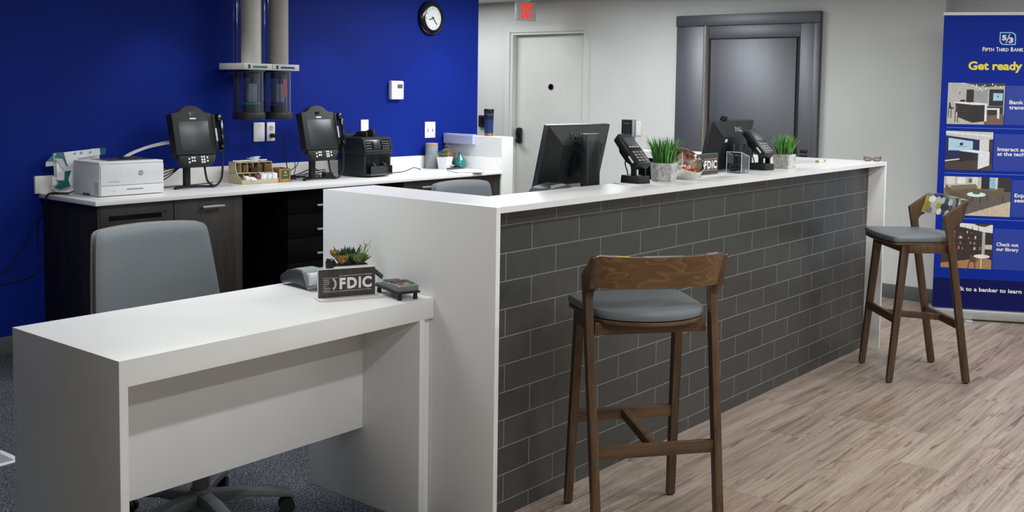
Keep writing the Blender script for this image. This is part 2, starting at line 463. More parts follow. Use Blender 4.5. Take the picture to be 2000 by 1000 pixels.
# ------------------------------------------------------------------ the setting
struct('floor_wood', M().box(-2.1, 9, -2.7, 2.215, -.06, 0).box(5.82, 9, 2.215, 8.2, -.06, 0), PLANKS, 'pale grey-brown wood plank floor in front of the counter', cat='floor')
struct('floor_carpet', M().box(-2.1, 5.82, 2.215, 8.2, -.06, 0), CARPET, 'dark speckled carpet behind the counter', cat='floor')
struct('ceiling', M().box(-2.2, 9, -2.8, 8.3, CEIL, CEIL + .06), CEILM, 'off-white ceiling')
struct('wall_back', M().box(-2.0, 6.245, YW, YW + .14, 0, CEIL), BLUE, 'deep blue back wall', cat='wall')
DY0, DY1, DZ = 5.351, 6.187, 1.963
mw = M()
mw.box(XW, XW + .17, 2.316, DY0, 0, CEIL).box(XW, XW + .17, DY1, 8.2, 0, CEIL).box(XW, XW + .17, DY0, DY1, DZ, CEIL)
struct('wall_right', mw, WHITEP, 'off-white wall holding the white door and the steel door', cat='wall')
struct('wall_alcove', M().box(XW + .17, XW + .3, -2.7, 2.316, 0, CEIL), WHITEP, 'off-white wall set back behind the banner', cat='wall')
struct('wall_left', M().box(-2.14, -2.0, -2.8, 8.2, 0, CEIL), WHITEP, 'off-white side wall', cat='wall')
struct('wall_front', M().box(-2.0, 9, -2.84, -2.7, 0, CEIL), WHITEP, 'off-white wall behind the viewer', cat='wall')
struct('wall_far', M().box(-2.0, 7.4, 8.2, 8.34, 0, CEIL), WHITEP, 'off-white end of the passage', cat='wall')
struct('baseboard_back', M().box(-2.0, 2.735, YW - .008, YW, 0, .1, .003), BASEG, 'grey rubber base along the blue wall', cat='baseboard')
struct('baseboard_right', M().box(XW - .008, XW, 2.316, 3.19, 0, .1, .003).box(XW - .008, XW, 4.42, 5.29, 0, .1, .003).box(XW - .008, XW + .168, 2.308, 2.316, 0, .1, .003), BASEG, 'grey rubber base along the off-white wall', cat='baseboard')
# white door: frame, leaf, viewer, lock
dm = M()
dm.box(XW - .012, XW, DY0 - .052, DY0, 0, DZ + .052).box(XW - .012, XW, DY1, DY1 + .052, 0, DZ + .052).box(XW - .012, XW, DY0, DY1, DZ, DZ + .052)
dm.box(XW, XW + .1, DY0, DY0 + .012, 0, DZ).box(XW, XW + .1, DY1 - .03, DY1, 0, DZ).box(XW, XW + .1, DY0 + .012, DY1 - .03, DZ - .022, DZ)
d1 = struct('door_1', dm, DOORW, 'white door frame around the plain white door', cat='door')
leaf = M().box(XW + .06, XW + .1, DY0 + .014, DY1 - .033, .01, DZ - .025, .003).build('door_leaf', DOORW, d1)
pv = M().lathe([(0, 0), (.012, 0), (.013, .006), (.026, .008), (.028, .002), (.028, 0)], 24); pv.xf(T(XW + .06, 5.755, 1.475) @ RY(-PI / 2))
pv.build('door_viewer', BLKG, leaf)
lk = M().box(XW + .022, XW + .06, 6.075, 6.125, .955, 1.10, .012).box(XW + .012, XW + .025, 6.083, 6.117, 1.03, 1.09, .005)
lk.cyl((XW + .0, 6.10, .985), (XW + .03, 6.10, .985), .014).box(XW - .006, XW + .012, 6.04, 6.115, .977, .995, .006)
lk.build('keypad_lock', BLK, leaf)

# steel door in its surround
sd = thing('steel_door', 'tall grey brushed-steel vault door and surround in the off-white wall', 'door', (XW, 3.80, 0))
SY0, SY1 = 3.194, 4.412
M().box(XW - .05, XW, SY0, SY1, 1.966, 2.052, .004).build('header', STEEL, sd, True)
fr = M().box(XW - .035, XW, SY0 + .012, 3.350, 0, 1.966, .003).box(XW - .035, XW, 3.350, 4.118, 1.866, 1.966, .003)
fr.build('jamb', STEEL, sd, True)
M().box(XW - .045, XW, SY0, SY0 + .045, 0, 1.966, .004).build('edge_trim', STEEL, sd, True)
sp_ = M().box(XW - .035, XW, 4.165, SY1, 0, 1.966, .003)
M().grid(lambda u, v: (XW - .033 - .028 * math.sin(PI * u), 4.120 + .045 * u, 1.965 * v), 10, 1).build('bullnose', flat('steel_highlight', (150, 147, 138), .4, .7, var=.03), sd, True)  # lighter warm tone paints the highlight along the rounded steel edge
sp_.build('side_panel', STEEL, sd, True)
M().box(XW - .022, XW, 3.385, 4.106, 0, 1.860, .003).build('door_panel', STEEL, sd, True)
M().box(XW - .012, XW, 3.350, 3.385, 0, 1.866).box(XW - .012, XW, 4.106, 4.120, 0, 1.966).build('shadow_gap', BLKM, sd, True)
vt_ = M()
for z in (1.004, .966): vt_.box(XW - .040, XW - .034, 3.268, 3.325, z, z + .026, .002)
vt_.build('vent_slot', BLK, sd, True)

# half-height white end wall beside the rear worktop
struct('wall_half', M().box(5.874, 6.006, YBC, YW - .001, 0, 1.092, .003), WHITEP, 'low white end wall at the right end of the rear worktop', cat='wall')

# ------------------------------------------------------------------ customer counter
sc_ = thing('service_counter', 'long white-topped customer counter with dark grey tiled front', 'counter', (XC, YC, 0))
ct = M()
z0, z1 = H - TH, H
XA, XB = XC + TH, XR - TH
outl = [(XA, YC), (XB, YC), (XB, 3.64), (XR - WING, 3.64), (XR - WING, YC + BD), (XC + WING, YC + BD), (XC + WING, YB), (XA, YB)]
ct.prism(outl, z0, z1, 'z')
ct.build('countertop', QUARTZ, sc_, True)
M().box(XC, XC + TH, YC, YB, .0, z1, .0006).build('end_panel', QUARTZ, sc_, True)
M().box(XR - TH, XR, YC, 3.64, .0, z1, .0006).build('end_panel', QUARTZ, sc_, True)
TILE = m_tile('grey_subway_tile', XC, 0)
tm = M().box(XC + TH, XR - TH, YT, YT + .018, 0, z0); tm.build('tile_panel', TILE, sc_, True)
bd = M().box(XC + TH, XR - TH, YT + .018, YC + BD - .01, .0, z0).box(XC + TH, XC + WING - .012, YC + BD - .01, YB - .012, .08, z0).box(XR - WING + .02, XR - TH, YC + BD - .01, 3.62, .0, z0 - .02)
bd.build('cabinet_body', BLACKL, sc_, True)
M().box(XR - WING, XR - WING + .018, YC + BD, 3.64, z0 - .022, z0).build('fascia', QUARTZ, sc_, True)
wd_ = thing('staff_worktop', 'pale staff work surface behind the high counter, under the monitors', 'worktop', (4.1, 2.66, 0))
ws = M().box(XC + WING + .001, XR - WING - .001, YC + BD - .009, 2.96, .835, .86, .002); ws.build('work_surface', LAMI, wd_, True)
for x0, x1 in ((XC + WING + .02, 3.15), (4.05, 4.5), (5.15, XR - WING - .02)): M().box(x0, x1, 2.42, 2.93, 0, .835).build('drawer_pedestal', BLACKL, wd_, True)

# low desk against the counter
XD, YD, YD2 = 1.3551, 2.3821, 2.9412
dk = thing('low_desk', 'low white desk joined to the end of the tiled counter', 'desk', (XD, YD, 0))
dt = M().prism([(XD, 0), (XD + .024, 0), (XD + .024, HD - .069), (XC - .001, HD - .069), (XC - .001, HD), (XD, HD)], YD, YD2, 'y', bev=.0008); dt.build('desktop', LAMI, dk, True)
M().box(2.405, 2.428, YD, YD2 - .001, 0.0, HD - .069, .0015).box(2.428, XC - .001, YD + .02, YD2 - .02, .0, HD - .07).build('end_panel', LAMI, dk, True)
M().box(XD + .024, 2.405, 2.655, 2.673, .268, HD - .069, .001).build('modesty_panel', LAMI, dk, True)

# ------------------------------------------------------------------ rear worktop and cabinets
wt = thing('rear_worktop', 'long white worktop over dark cabinets along the blue wall', 'worktop', (4.3, 5.27, .8))
M().box(2.717, 5.873, YBC - .014, YW - .001, HB - .024, HB, .002).build('worktop_slab', QUARTZ, wt, True)
us = thing('backsplash', 'low white upstand along the blue wall and end wall behind the rear worktop', 'backsplash', (4.3, YW - .01, HB))
M().box(2.690, 5.873, YW - .021, YW - .001, HB + .0002, .94, .002).build('rear_strip', QUARTZ, us, True)
M().box(5.855, 5.8735, YBC + .0, YW - .0212, HB + .0002, .937, .002).build('end_strip', QUARTZ, us, True)
zc = HB - .025
def cab(name, label, x0, x1, mat=CABW, yf=5.0):
    t = thing(name, label, 'cabinet', ((x0 + x1) / 2, 5.28, 0), group='base cabinets along the blue wall')
    M().box(x0, x1, yf + .018, YW - .009, .09, zc, .001).box(x0 + .004, x1 - .004, yf + .07, YW - .02, 0, .09).build('carcass', mat, t, True)
    return t
c1 = cab('base_cabinet', 'dark wood cabinet under the printer with a black slot and round lock', 2.738, 3.173)
M().box(2.7385, 2.752, 5.0, 5.018, .09, zc).build('side_edge', CABW, c1, True)
df = M().box(2.754, 3.171, 5.0, 5.0175, .62, zc - .004, .001).build('drawer_front', CABW, c1, True)
M().box(2.800, 3.098, 4.9985, 5.0, .737, .762).build('slot', BLKG, df, True)
lkk = M().lathe([(0, .009), (.006, .009), (.0085, .006), (.010, .002), (.010, 0)], 20); lkk.xf(T(3.128, 5.0, .772) @ RX(PI / 2)); lkk.build('lock', CHROME, df, True)
M().box(2.754, 3.171, 5.0, 5.0175, .09, .616, .001).build('door', CABW, c1, True)
def barhandle(x0, x1, z, y, par):
    m = M().box(x0, x1, y - .034, y - .024, z - .006, z + .006, .002)
    m.box(x0 + .02, x0 + .03, y - .026, y, z - .004, z + .004).box(x1 - .03, x1 - .02, y - .026, y, z - .004, z + .004)
    o = m.build('handle', SATIN, par, True); o['label'] = 'satin metal bar handle'
c2 = cab('base_cabinet', 'dark wood cabinet with one bar handle, right of the locked cabinet', 3.1745, 3.612)
dd = M().box(3.176, 3.6105, 5.0, 5.0175, .09, zc - .004, .001).build('door', CABW, c2, True)
barhandle(3.333, 3.472, .771, 5.0, dd)
c3 = cab('drawer_cabinet', 'near-black drawer cabinet with three small bar handles behind the counter end', 3.96, 4.46, BLACKL, 5.04)
for i in range(5):
    zt = zc - .004 - i * .148
    dr = M().box(3.963, 4.457, 5.04, 5.0575, zt - .143, zt, .001).build('drawer', BLACKL, c3, True)
    barhandle(4.165, 4.30, zt - .10, 5.04, dr)
c4 = cab('base_cabinet', 'dark wood cabinet at the far end of the rear worktop beside the end wall', 4.885, 5.872)
for x0, x1 in ((4.887, 5.377), (5.38, 5.871)):
    dd = M().box(x0, x1, 5.0, 5.0175, .09, zc - .004, .001).build('door', CABW, c4, True)
    barhandle((x0 + x1) / 2 - .1, (x0 + x1) / 2 + .07, .775, 5.0, dd)
kb = thing('knee_space_panel', 'black back panel of the open knee space between dark wood cabinets', 'panel', (3.78, 5.5, 0))
M().box(3.613, 3.959, 5.50, 5.52, 0, zc).build('panel', BLACKL, kb, True)
kb2 = thing('knee_space_panel', 'black panel of the far open knee space, left of the far end cabinet', 'panel', (4.67, 5.3, 0))
M().box(4.461, 4.884, 5.30, 5.32, 0, zc).build('panel', BLACKL, kb2, True)
#@@PART2
# ------------------------------------------------------------------ things on the blue wall
def wallthing(name, label, cat, x, z, group=None): return thing(name, label, cat, (x, YW - .001, z), 0, group)
def plate(name, label, x0, x1, z0, z1, group='wall plates on the blue wall'):
    t = wallthing(name, label, 'wall plate', (x0 + x1) / 2, (z0 + z1) / 2, group)
    w = (x1 - x0) / 2; h = (z1 - z0) / 2
    M().box(-w, w, -.007, 0, -h, h, .004).build('cover_plate', WPLAS, t)
    return t, w, h
def screws(t, pts):
    for x, z in pts: M().cyl((x, -.0085, z), (x, -.006, z), .0035, n=12).build('screw', GREYINK, t)
t, w, h = plate('blank_wall_plate', 'wide blank white plate under the tube station on the blue wall', 4.100, 4.186, 1.085, 1.207); screws(t, [(0, .042), (0, -.042)])
t, w, h = plate('blank_wall_plate', 'narrow blank white plate above the black currency counter', 5.009, 5.080, 1.09, 1.215); screws(t, [(0, .042)])
t, w, h = plate('power_outlet', 'white power outlet with a black plug in its lower socket', 4.203, 4.267, 1.086, 1.207)
for z in (.024, -.024):
    m = M().cyl((0, -.009, z), (0, -.006, z), .017, n=20); o = m.build('socket', WPLAS2, t)
    M().box(-.008, -.0055, -.0098, -.0088, z - .001, z + .008).box(.0055, .008, -.0098, -.0088, z - .001, z + .008).cyl((0, -.0098, z - .008), (0, -.0088, z - .008), .0025, n=8).build('slot', BLK, o)
pc = thing('mains_cable', 'thin black power cord hanging from the wall outlet to the worktop', 'cord', (4.235, YW - .012, 1.122))
M().box(-.014, .014, -.034, .002, -.013, .013, .006).build('plug', RUBBER, pc)
M().tube([(.004, -.034, -.002), (.02, -.05, 0), (.055, -.05, -.03), (.06, -.05, -.10), (.08, -.05, -.18), (.10, -.045, -.245), (.13, -.07, -.2725), (.2, -.09, -.2725)], .0032, 8).build('cable', RUBBER, pc)
t, w, h = plate('light_switch', 'white double switch plate above the grey canister', 5.649, 5.760, 1.069, 1.191)
for x in (-.024, .024):
    o = M().box(x - .006, x + .006, -.0085, -.006, -.014, .014, .001).build('switch_slot', GREYINK, t)
    M().box(x - .004, x + .004, -.018, -.008, -.002, .009, .001).build('toggle', WPLAS, o)
th = wallthing('thermostat', 'white thermostat with small dark display on the blue wall', 'thermostat', 5.335, 1.426)
M().box(-.062, .062, -.038, 0, -.068, .068, .010).build('housing', WPLAS, th)
M().box(-.005, .046, -.0392, -.037, .013, .043, .001).build('display', flat('thermostat_display', (92, 96, 88), .3), th)
m = M()
for a in range(4): m.box(.006, .014, -.039, -.0375, -.003, .003, .001) if False else m.cyl((.02 + .013 * math.cos(a * PI / 2), -.0392, -.024 + .013 * math.sin(a * PI / 2)), (.02 + .013 * math.cos(a * PI / 2), -.037, -.024 + .013 * math.sin(a * PI / 2)), .0042, n=4)
m.build('button', GREYINK, th)

ck = wallthing('wall_clock', 'round black wall clock with white face on the blue wall', 'clock', 5.700, 1.967)
fr_ = M().lathe([(.130, 0), (.131, .010), (.127, .022), (.115, .034), (.098, .040), (.090, .039), (.088, .034), (.087, .026)], 48); fr_.xf(RX(PI / 2)); fr_.build('case', BLKG, ck)
fc = M().face([(.0875 * math.cos(2 * PI * i / 48), -.0285, .0875 * math.sin(2 * PI * i / 48)) for i in range(48)]); fc.build('dial', flat('clock_dial', (232, 238, 234), .5, var=.01), ck)
nm = M()
for k in range(1, 13):
    a = PI / 2 - k * PI / 6; s = str(k)
    nm.text(s, .070 * math.cos(a), .070 * math.sin(a) - .007, -.029, h=.014, align='C')
nm.build('dial_lettering', flat('clock_ink', (96, 100, 98), .6), ck)
def hand(ang, L, wd, y, back=.015):
    m = M().box(-wd, wd, y - .001, y, -back, L); m.xf(RY(ang)); return m
hand(math.radians(251.5), .040, .0034, -.031).build('hand', BLK, ck)
hand(math.radians(138), .062, .0026, -.0325).build('hand', flat('clock_hand', (70, 72, 72), .5), ck)
M().cyl((0, -.034, 0), (0, -.028, 0), .005, n=16).build('hub', BLK, ck)

# pneumatic tube stations
PIPE = flat('grey_painted_pipe', (186, 183, 174), .5, var=.02); HEADM = flat('station_head_grey', (190, 192, 190), .45, var=.02); COLLAR = flat('station_collar', (34, 36, 38), .5)
def station(dx, label, pipe, ink):
    t = thing('tube_station', label, 'pneumatic tube', (3.773 + dx, 5.20, 1.235), 0, 'pneumatic tube stations on the blue wall')
    w = .202
    M().box(.001, w, 0, .25, .300, .338, .002).build('head_plate', HEADM, t)
    o = M().box(.012 + w * .08, .012 + w * .08 + .014, -.002, 0, .308, .330).build('indicator', BLK, t)
    M().box(.062, .165, -.0015, 0, .312, .324).build('label_strip', ink, t)
    M().cyl((.100, .070, .338), (.100, .070, CEIL - 1.235 - .001), .0585, n=32).build('grey_pipe', pipe, t)
    M().cyl((.118, .190, .338), (.118, .190, CEIL - 1.235 - .001), .053, n=32, caps=False).build('clear_pipe', CLEAR, t)
    M().cyl((.105, .072, .045), (.105, .072, .292), .074, n=36, caps=False).build('clear_chamber', CHAMB, t)
    M().cyl((.118, .185, .045), (.118, .185, .292), .053, n=28, caps=False).build('clear_pipe', CLEAR, t)
    M().box(.026, .040, .118, .140, .045, .292).box(.168, .182, .100, .122, .045, .292).cyl((.105, .072, .288), (.105, .072, .300), .080, n=32).cyl((.118, .19, .288), (.118, .19, .300), .060, n=28).build('door_frame', COLLAR, t)
    # obround collar
    pts = []
    for i in range(17): a = PI + PI * i / 16; pts.append((.105 + .080 * math.cos(a), .072 + .080 * math.sin(a)))
    for i in range(13): a = PI * i / 12; pts.append((.118 + .058 * math.cos(a), .185 + .058 * math.sin(a)))
    M().prism(pts, 0, .045, 'z', bev=.003).build('base_collar', COLLAR, t)
    M().box(.13, .19, .249, YW - 5.20 - .001, .305, .331).build('wall_bracket', COLLAR, t)
    return t
GRN = flat('green_label', (18, 112, 74), .5); NAVY = flat('navy_label', (36, 38, 120), .5); RED = flat('red_label', (196, 52, 46), .5)
station(0, 'pneumatic tube station with green label, front of the pair on the blue wall', PIPE, GRN)
station(.2035, 'pneumatic tube station with dark blue label, right-hand neighbour of the green one', flat('darker_grey_pipe', (150, 147, 138), .5, var=.02), NAVY)
CARR = clear('carrier_shell', (206, 210, 214), .2, .1, .5, .05)
def carrier(dx, label, band, strip):
    t = thing('tube_carrier', label, 'carrier', (3.878 + dx, 5.272, 1.283), 0, 'clear carriers inside the tube stations')
    M().cyl((0, 0, .035), (0, 0, .21), .050, n=28, caps=False).build('shell', CARR, t)
    M().cyl((0, 0, 0), (0, 0, .038), .054, n=28).cyl((0, 0, .205), (0, 0, .235), .052, n=28).build('end_cap', COLLAR, t)
    m = M().cyl((0, 0, .045), (0, 0, .058), .0512, n=28, caps=False); m.build('band', band, t)
    if strip:
        m = M(); m.grid(lambda u, v: (.0513 * math.cos(-1.75 + .42 * u), .0513 * math.sin(-1.75 + .42 * u), .09 + .11 * v), 6, 1); m.build('label', RED, t)
    m = M().box(-.03, .03, -.012, .012, .06, .17, .002); m.build('paper_insert', flat('carrier_paper', (176, 180, 182), .7), t)
carrier(0, 'clear carrier with green band inside the green-labelled tube station', GRN, False)
carrier(.2035, 'clear carrier with red strip and blue band inside the blue-labelled tube station', NAVY, True)

# ------------------------------------------------------------------ things on the rear worktop
pr_ = thing('laser_printer', 'white laser printer on the rear worktop by the blue wall', 'printer', (2.838, 5.153, HB))
pw, pd, ph = .371, .272, .183
m = M().box(0, pw, .004, pd, .003, ph - .012, .004); m.build('body', WPLAS, pr_)
M().box(-.001, pw + .001, 0, pd, ph - .016, ph, .007).build('top_cover', WPLAS, pr_)
M().box(.09, pw - .015, .06, pd - .02, ph - .0005, ph + .0012).build('output_tray', DGREY, pr_)
M().box(.22, .31, .15, .21, ph, ph + .010, .003).build('paper_stop', BLK, pr_)
M().box(.004, pw - .002, -.004, .006, .058, ph - .018, .003).build('front_door', WPLAS, pr_)
dr = M().box(.004, pw - .002, -.004, .006, .004, .0555, .003).build('paper_tray', WPLAS, pr_)
M().box(.15, .245, -.0048, -.002, .030, .038, .001).box(.078, .080, -.0048, -.002, .020, .034).build('tray_grip', GREYINK, dr)
M().box(-.0012, .002, .012, .05, .012, .075).build('side_vent', WPLAS2, pr_)
M().box(-.0012, .002, .10, .17, .004, .014).build('side_grip', DGREY, pr_)
lg = M()
lg.prism(disc(.0145, 28, .232, .118), -.0055, -.0045, 'y'); lg.text('hp', .2225, .114, -.0062, h=.012, w=.019, shear=.25, mi=1)
for k in range(9): lg.box(.045 + .007 * k, .0505 + .007 * k, -.0052, -.004, .0755, .0785, 0, 0)
lg.build('logo', [GREYINK, WPLAS], pr_)

TEAL = flat('teal_print', (30, 110, 114), .5, var=.08)
bg = thing('crumpled_carton', 'crumpled white and teal packaging behind the printer', 'carton', (2.87, 5.48, HB))
def Z(x, y, dy=0.0):  # outline traced on the carton itself, metres from its foot
    return (-.198 + x * .000377, dy, (1.1413 - HB - .00034 * y))
m = M()
P = [([(345, 212), (745, 186), (752, 172), (880, 170), (905, 275), (700, 300), (560, 320), (560, 440), (430, 445), (390, 380)], 0, -.02),
     ([(880, 168), (985, 162), (1005, 270), (905, 280)], 1, -.018), ([(275, 218), (345, 212), (390, 380), (425, 440), (350, 430), (295, 310), (235, 300)], 1, -.015),
     ([(120, 352), (275, 218), (240, 305), (232, 352)], 1, .0), ([(118, 355), (232, 354), (245, 425), (140, 436)], 0, .005), ([(226, 312), (292, 305), (350, 428), (430, 440), (430, 482), (360, 515), (295, 450)], 0, -.04),
     ([(232, 354), (295, 450), (360, 515), (325, 652), (255, 645), (235, 560)], 0, -.03), ([(360, 515), (430, 500), (410, 640), (425, 750), (290, 795), (200, 770), (262, 700), (250, 655), (325, 655)], 1, -.035),
     ([(430, 440), (560, 440), (560, 745), (425, 752), (410, 640), (430, 500)], 0, -.025), ([(195, 585), (250, 600), (250, 655), (262, 700), (185, 745)], 0, -.02), ([(200, 770), (560, 740), (560, 850), (300, 860)], 0, -.01)]
for pts, mi, dy in P: m.face([Z(x, y, dy + .012 * math.sin(x * .05 + y * .03)) for x, y in pts], mi)
for q in range(1): m.face([Z(x, y, .04) for x, y in [(300, 850), (280, 240), (980, 180), (980, 850)]], 0)
m.build('panels', [PAPER, TEAL], bg)
s_ = M()
for x, y, r in ((505, 238, .006), (600, 232, .007), (735, 225, .006)): s_.prism(disc(r, 14, -.198 + x * .000377, 1.1413 - HB - .00034 * y), -.0345, -.034, 'y')
s_.text('x', -.198 + 925 * .000377, 1.1413 - HB - .00034 * 262, -.0345, h=.024, w=.03, mi=1) if False else None
s_.build('print', [GREYINK, SILK], bg)

cc = thing('cable_bundle', 'black cables hanging off the left end of the rear worktop', 'cable', (2.74, 5.45, HB))
m = M()
m.tube([(.085, .045, .0045), (.06, -.045, .0045), (.03, -.045, .006), (-.026, 0, .002), (-.035, .02, -.06), (-.06, .08, -.16), (-.10, .095, -.24), (-.16, .095, -.33), (-.20, .095, -.38), (-.30, .095, -.42), (-.5, .095, -.45)], .0028, 6)
m.tube([(.080, .055, .0045), (.05, -.03, .0045), (.03, -.03, .010), (-.026, .01, .002), (-.03, .04, -.08), (-.036, .09, -.16), (-.034, .095, -.30)], .0028, 6)
m.tube([(.16, -.05, .105), (.15, -.055, .07), (.13, -.045, .03), (.07, -.02, .006), (-.02, -.01, .004)], .003, 6)
m.tube([(-.006, .095, -.36), (-.04, .095, -.41), (-.10, .095, -.44), (-.20, .095, -.455), (-.5, .095, -.46)], .0026, 6)
m.build('cables', RUBBER, cc)
wc = thing('white_cables', 'pair of white cables running from behind the printer to the first video screen', 'cable', (3.15, 5.42, HB))
m = M()
for k in range(3):
    o = .007 * k
    m.tube([(-.10, .08, .0045 + k * .001), (-.06, .06, .10), (.0, .03, .175 + o), (.10, .0, .225 + o * .8), (.18, -.05, .25 + o), (.235, -.06, .258 + o)], .0035 if k < 2 else .002, 6)
m.build('cables', [WPLAS], wc)

def video_station(name, label, loc, rz=0):
    t = thing(name, label, 'video phone', loc, rz, 'video phone terminals on the rear worktop')
    pts = []
    for i in range(15):
        u = -1 + 2 * i / 14; pts.append((.128 * u, -.070 + .11 * (1 - abs(u) ** 2.2) * .0 + .055 * (1 - u * u) - .02))
    back = [(x, y + .018 + .05 * (1 - (x / .13) ** 2)) for x, y in reversed(pts)]
    M().prism(pts + back, 0, .010, 'z', bev=.003).build('foot', BLKM, t)
    M().prism(rrect(-.019, .019, -.016, .016, .008), .009, .20, 'z').cyl((-.03, .0, .15), (.045, .0, .15), .011).build('pole', BLKM, t)
    X = T(0, -.085, .190) @ RX(math.radians(-13))
    o = [(-.132, 0), (.132, 0), (.132, .243)]
    prof = [(.098, .246), (.082, .252), (.064, .268), (.042, .281), (.018, .287), (0, .288)]
    o += prof + [(-x, z) for x, z in reversed(prof[:-1])] + [(-.132, .243)]
    hd = M().prism(o, -.026, .034, 'y', bev=.006); hd.xf(X); hd = hd.build('head', BLKM, t)
    m = M().box(-.098, .098, -.0275, -.024, .022, .196, .001); m.xf(X); m.build('screen', SCREEN, hd)
    m = M().prism(disc(.012, 18, -.012, .236), -.028, -.024, 'y').box(.004, .009, -.0275, -.025, .228, .248).box(.010, .018, -.0275, -.025, .243, .248); m.xf(X); m.build('camera', BLKG, hd)
    m = M().box(-.020, .022, -.028, -.025, .206, .214, .001); m.xf(X); m.build('badge', SILK, hd)
    pn = M().prism([(-.118, -.002), (.125, -.002), (.125, -.022), (.095, -.066), (-.080, -.066), (-.118, -.020)], -.022, .02, 'y', bev=.003); pn.xf(X); pn = pn.build('control_panel', BLKM, t)
    m = M()
    for x, z in ((-.055, -.022), (-.055, -.042), (-.035, -.016), (-.020, -.016), (-.035, -.034), (-.020, -.034), (.028, -.014), (.043, -.014), (.028, -.030), (.043, -.030), (.028, -.044), (.043, -.044), (.064, -.018), (.064, -.038)):
        m.box(x - .0055, x + .0055, -.0245, -.021, z - .0055, z + .0055, .002)
    m.xf(X); m.build('button', SILK, pn)
    hs = M().box(.150, .178, -.052, -.008, .182, .236, .010).box(.150, .180, -.050, -.006, .018, .078, .012).box(.154, .178, -.062, -.034, .05, .20, .010); hs.xf(X); hs = hs.build('handset', BLKG, t)
    m = M().box(.130, .158, -.030, .016, .03, .235, .006); m.xf(X); m.build('cradle', BLKM, t)
    m = M().box(.1375, .149, -.0312, -.029, .075, .150, .001); m.xf(X); m.build('paper_label', WPLAS, t)
    m = M().tube([(.165, -.105, .205), (.168, -.11, .14), (.158, -.115, .06), (.125, -.12, .018), (.09, -.12, .016), (.062, -.11, .05), (.052, -.10, .13)], .0065, 8); m.build('handset_cord', RUBBER, t)
    return t
v1 = video_station('video_phone', 'black video phone screen on a pole between the printer and the beige organiser', (3.477, 5.346, HB))
v2 = dup(v1, (4.377, 5.320, HB), 0, 'black video phone screen on a pole beside the black currency counter')
cb_ = thing('cable_bundle', 'tangled black cables lying behind the second video phone', 'cable', (4.35, 5.40, HB))
m = M()
random.seed(3)
for k in range(6):
    pts = [(-.16 + .02 * k, .03 - .012 * k, .004)]
    for i in range(5): pts.append((-.11 + .075 * i, .045 * math.sin(1.3 * i + 1.7 * k) + .01, .004 + .012 * k * (.5 + .5 * math.sin(1.1 * i + k))))
    m.tube(pts, .0034, 6, smooth=10)
m.tube([(-.10, .03, .005), (-.04, .05, .05), (.02, .06, .085), (.03, .06, .14)], .0028, 6)
m.tube([(-.05, .02, .005), (-.02, .03, .06), (-.01, .05, .11)], .0028, 6); m.build('cables', RUBBER, cb_)
cb3 = thing('cable_bundle', 'black cables on the worktop behind the first video phone', 'cable', (3.30, 5.45, HB))
m = M()
for k in range(4): m.tube([(-.10, -.02 + .01 * k, .004), (.0, .0, .02 + .012 * k), (.10, .0, .045 + .018 * k), (.17, -.04, .11)], .0036, 6)
m.tube([(-.06, -.09, .004), (.12, -.03, .004), (.30, -.02, .004), (.45, .04, .004)], .003, 6); m.build('cables', RUBBER, cb3)
wb = thing('wall_adapter', 'small black adapter box on the worktop behind the second video phone', 'adapter', (4.54, 5.36, HB))
M().box(-.035, .035, -.02, .02, 0, .032, .004).build('case', BLKM, wb); M().tube([(0, .02, .012), (.0, .06, .01), (-.05, .09, .005)], .003, 6).build('lead', RUBBER, wb)

# beige strap organiser
BEI = flat('beige_plastic', (196, 186, 152), .5, var=.02); BRN = flat('brown_straps', (108, 80, 48), .7, var=.1); DBRN = flat('dark_brown_straps', (52, 30, 22), .7); MAUVE = flat('mauve_straps', (146, 84, 96), .7)
og = thing('strap_organiser', 'beige pigeonhole organiser of paper money straps on the rear worktop', 'organiser', (3.812, 5.285, HB), math.radians(-10))
OW = .245
side = [(0, 0), (0, .028), (.018, .034), (.045, .046), (.070, .064), (.082, .088), (.088, .127), (.178, .127), (.178, 0)]
m = M()
for x in (0, OW - .004): m.prism(side, x, x + .004, 'x')
m.box(0, OW, .174, .178, 0, .127).box(0, OW, .088, .178, .124, .128).box(0, OW, 0, .178, 0, .003).box(0, OW, 0, .004, 0, .026).box(0, OW, .066, .178, .060, .064)
m.build('shell', BEI, og)
m = M()
for i in range(1, 6):
    x = OW * i / 6
    m.prism([(.09, .063), (.093, .125), (.174, .125), (.174, .063)], x - .001, x + .001, 'x').prism([(.004, .003), (.004, .028), (.045, .045), (.066, .060), (.08, .003)], x - .001, x + .001, 'x')
m.build('divider', BEI, og)
OM = T(3.812, 5.285, HB) @ RZ(math.radians(-10))
def strap(label, x, y, z, w, d, h, mat, tilt=0, cat='paper straps', grp='money strap bundles in the beige organiser'):
    p = OM @ Vector((x, y, z)); t = thing('strap_bundle', label, cat, p, math.radians(-10), grp)
    m = M().box(-w / 2, w / 2, -d / 2, d / 2, 0, h, .003); 
    m.xf(RX(tilt)); m.build('straps', mat, t); return t
strap('white strap bundle curling over the front lip, leftmost in the organiser', .045, .026, .02, .030, .038, .024, PAPER, .35)
strap('flat white strap bundle second along the front of the organiser', .078, .012, .026, .036, .045, .010, PAPER, .25)
strap('mauve strap bundle in the middle of the organiser front row', .118, .030, .02, .024, .03, .034, MAUVE, .2)
strap('thick white strap bundle right of the mauve one', .148, .024, .02, .036, .04, .042, PAPER, .2)
strap('white strap bundle with dark edge, second from the right in the front row', .186, .024, .024, .028, .04, .036, PAPER, .2)
strap('tall rounded white strap bundle at the right end of the front row', .222, .024, .022, .030, .04, .040, PAPER, .1)
strap('brown strap bundle in the upper row beside the dark one', .075, .115, .064, .034, .04, .045, BRN)
strap('dark brown strap bundle in the middle of the upper row', .125, .098, .064, .042, .03, .030, DBRN)
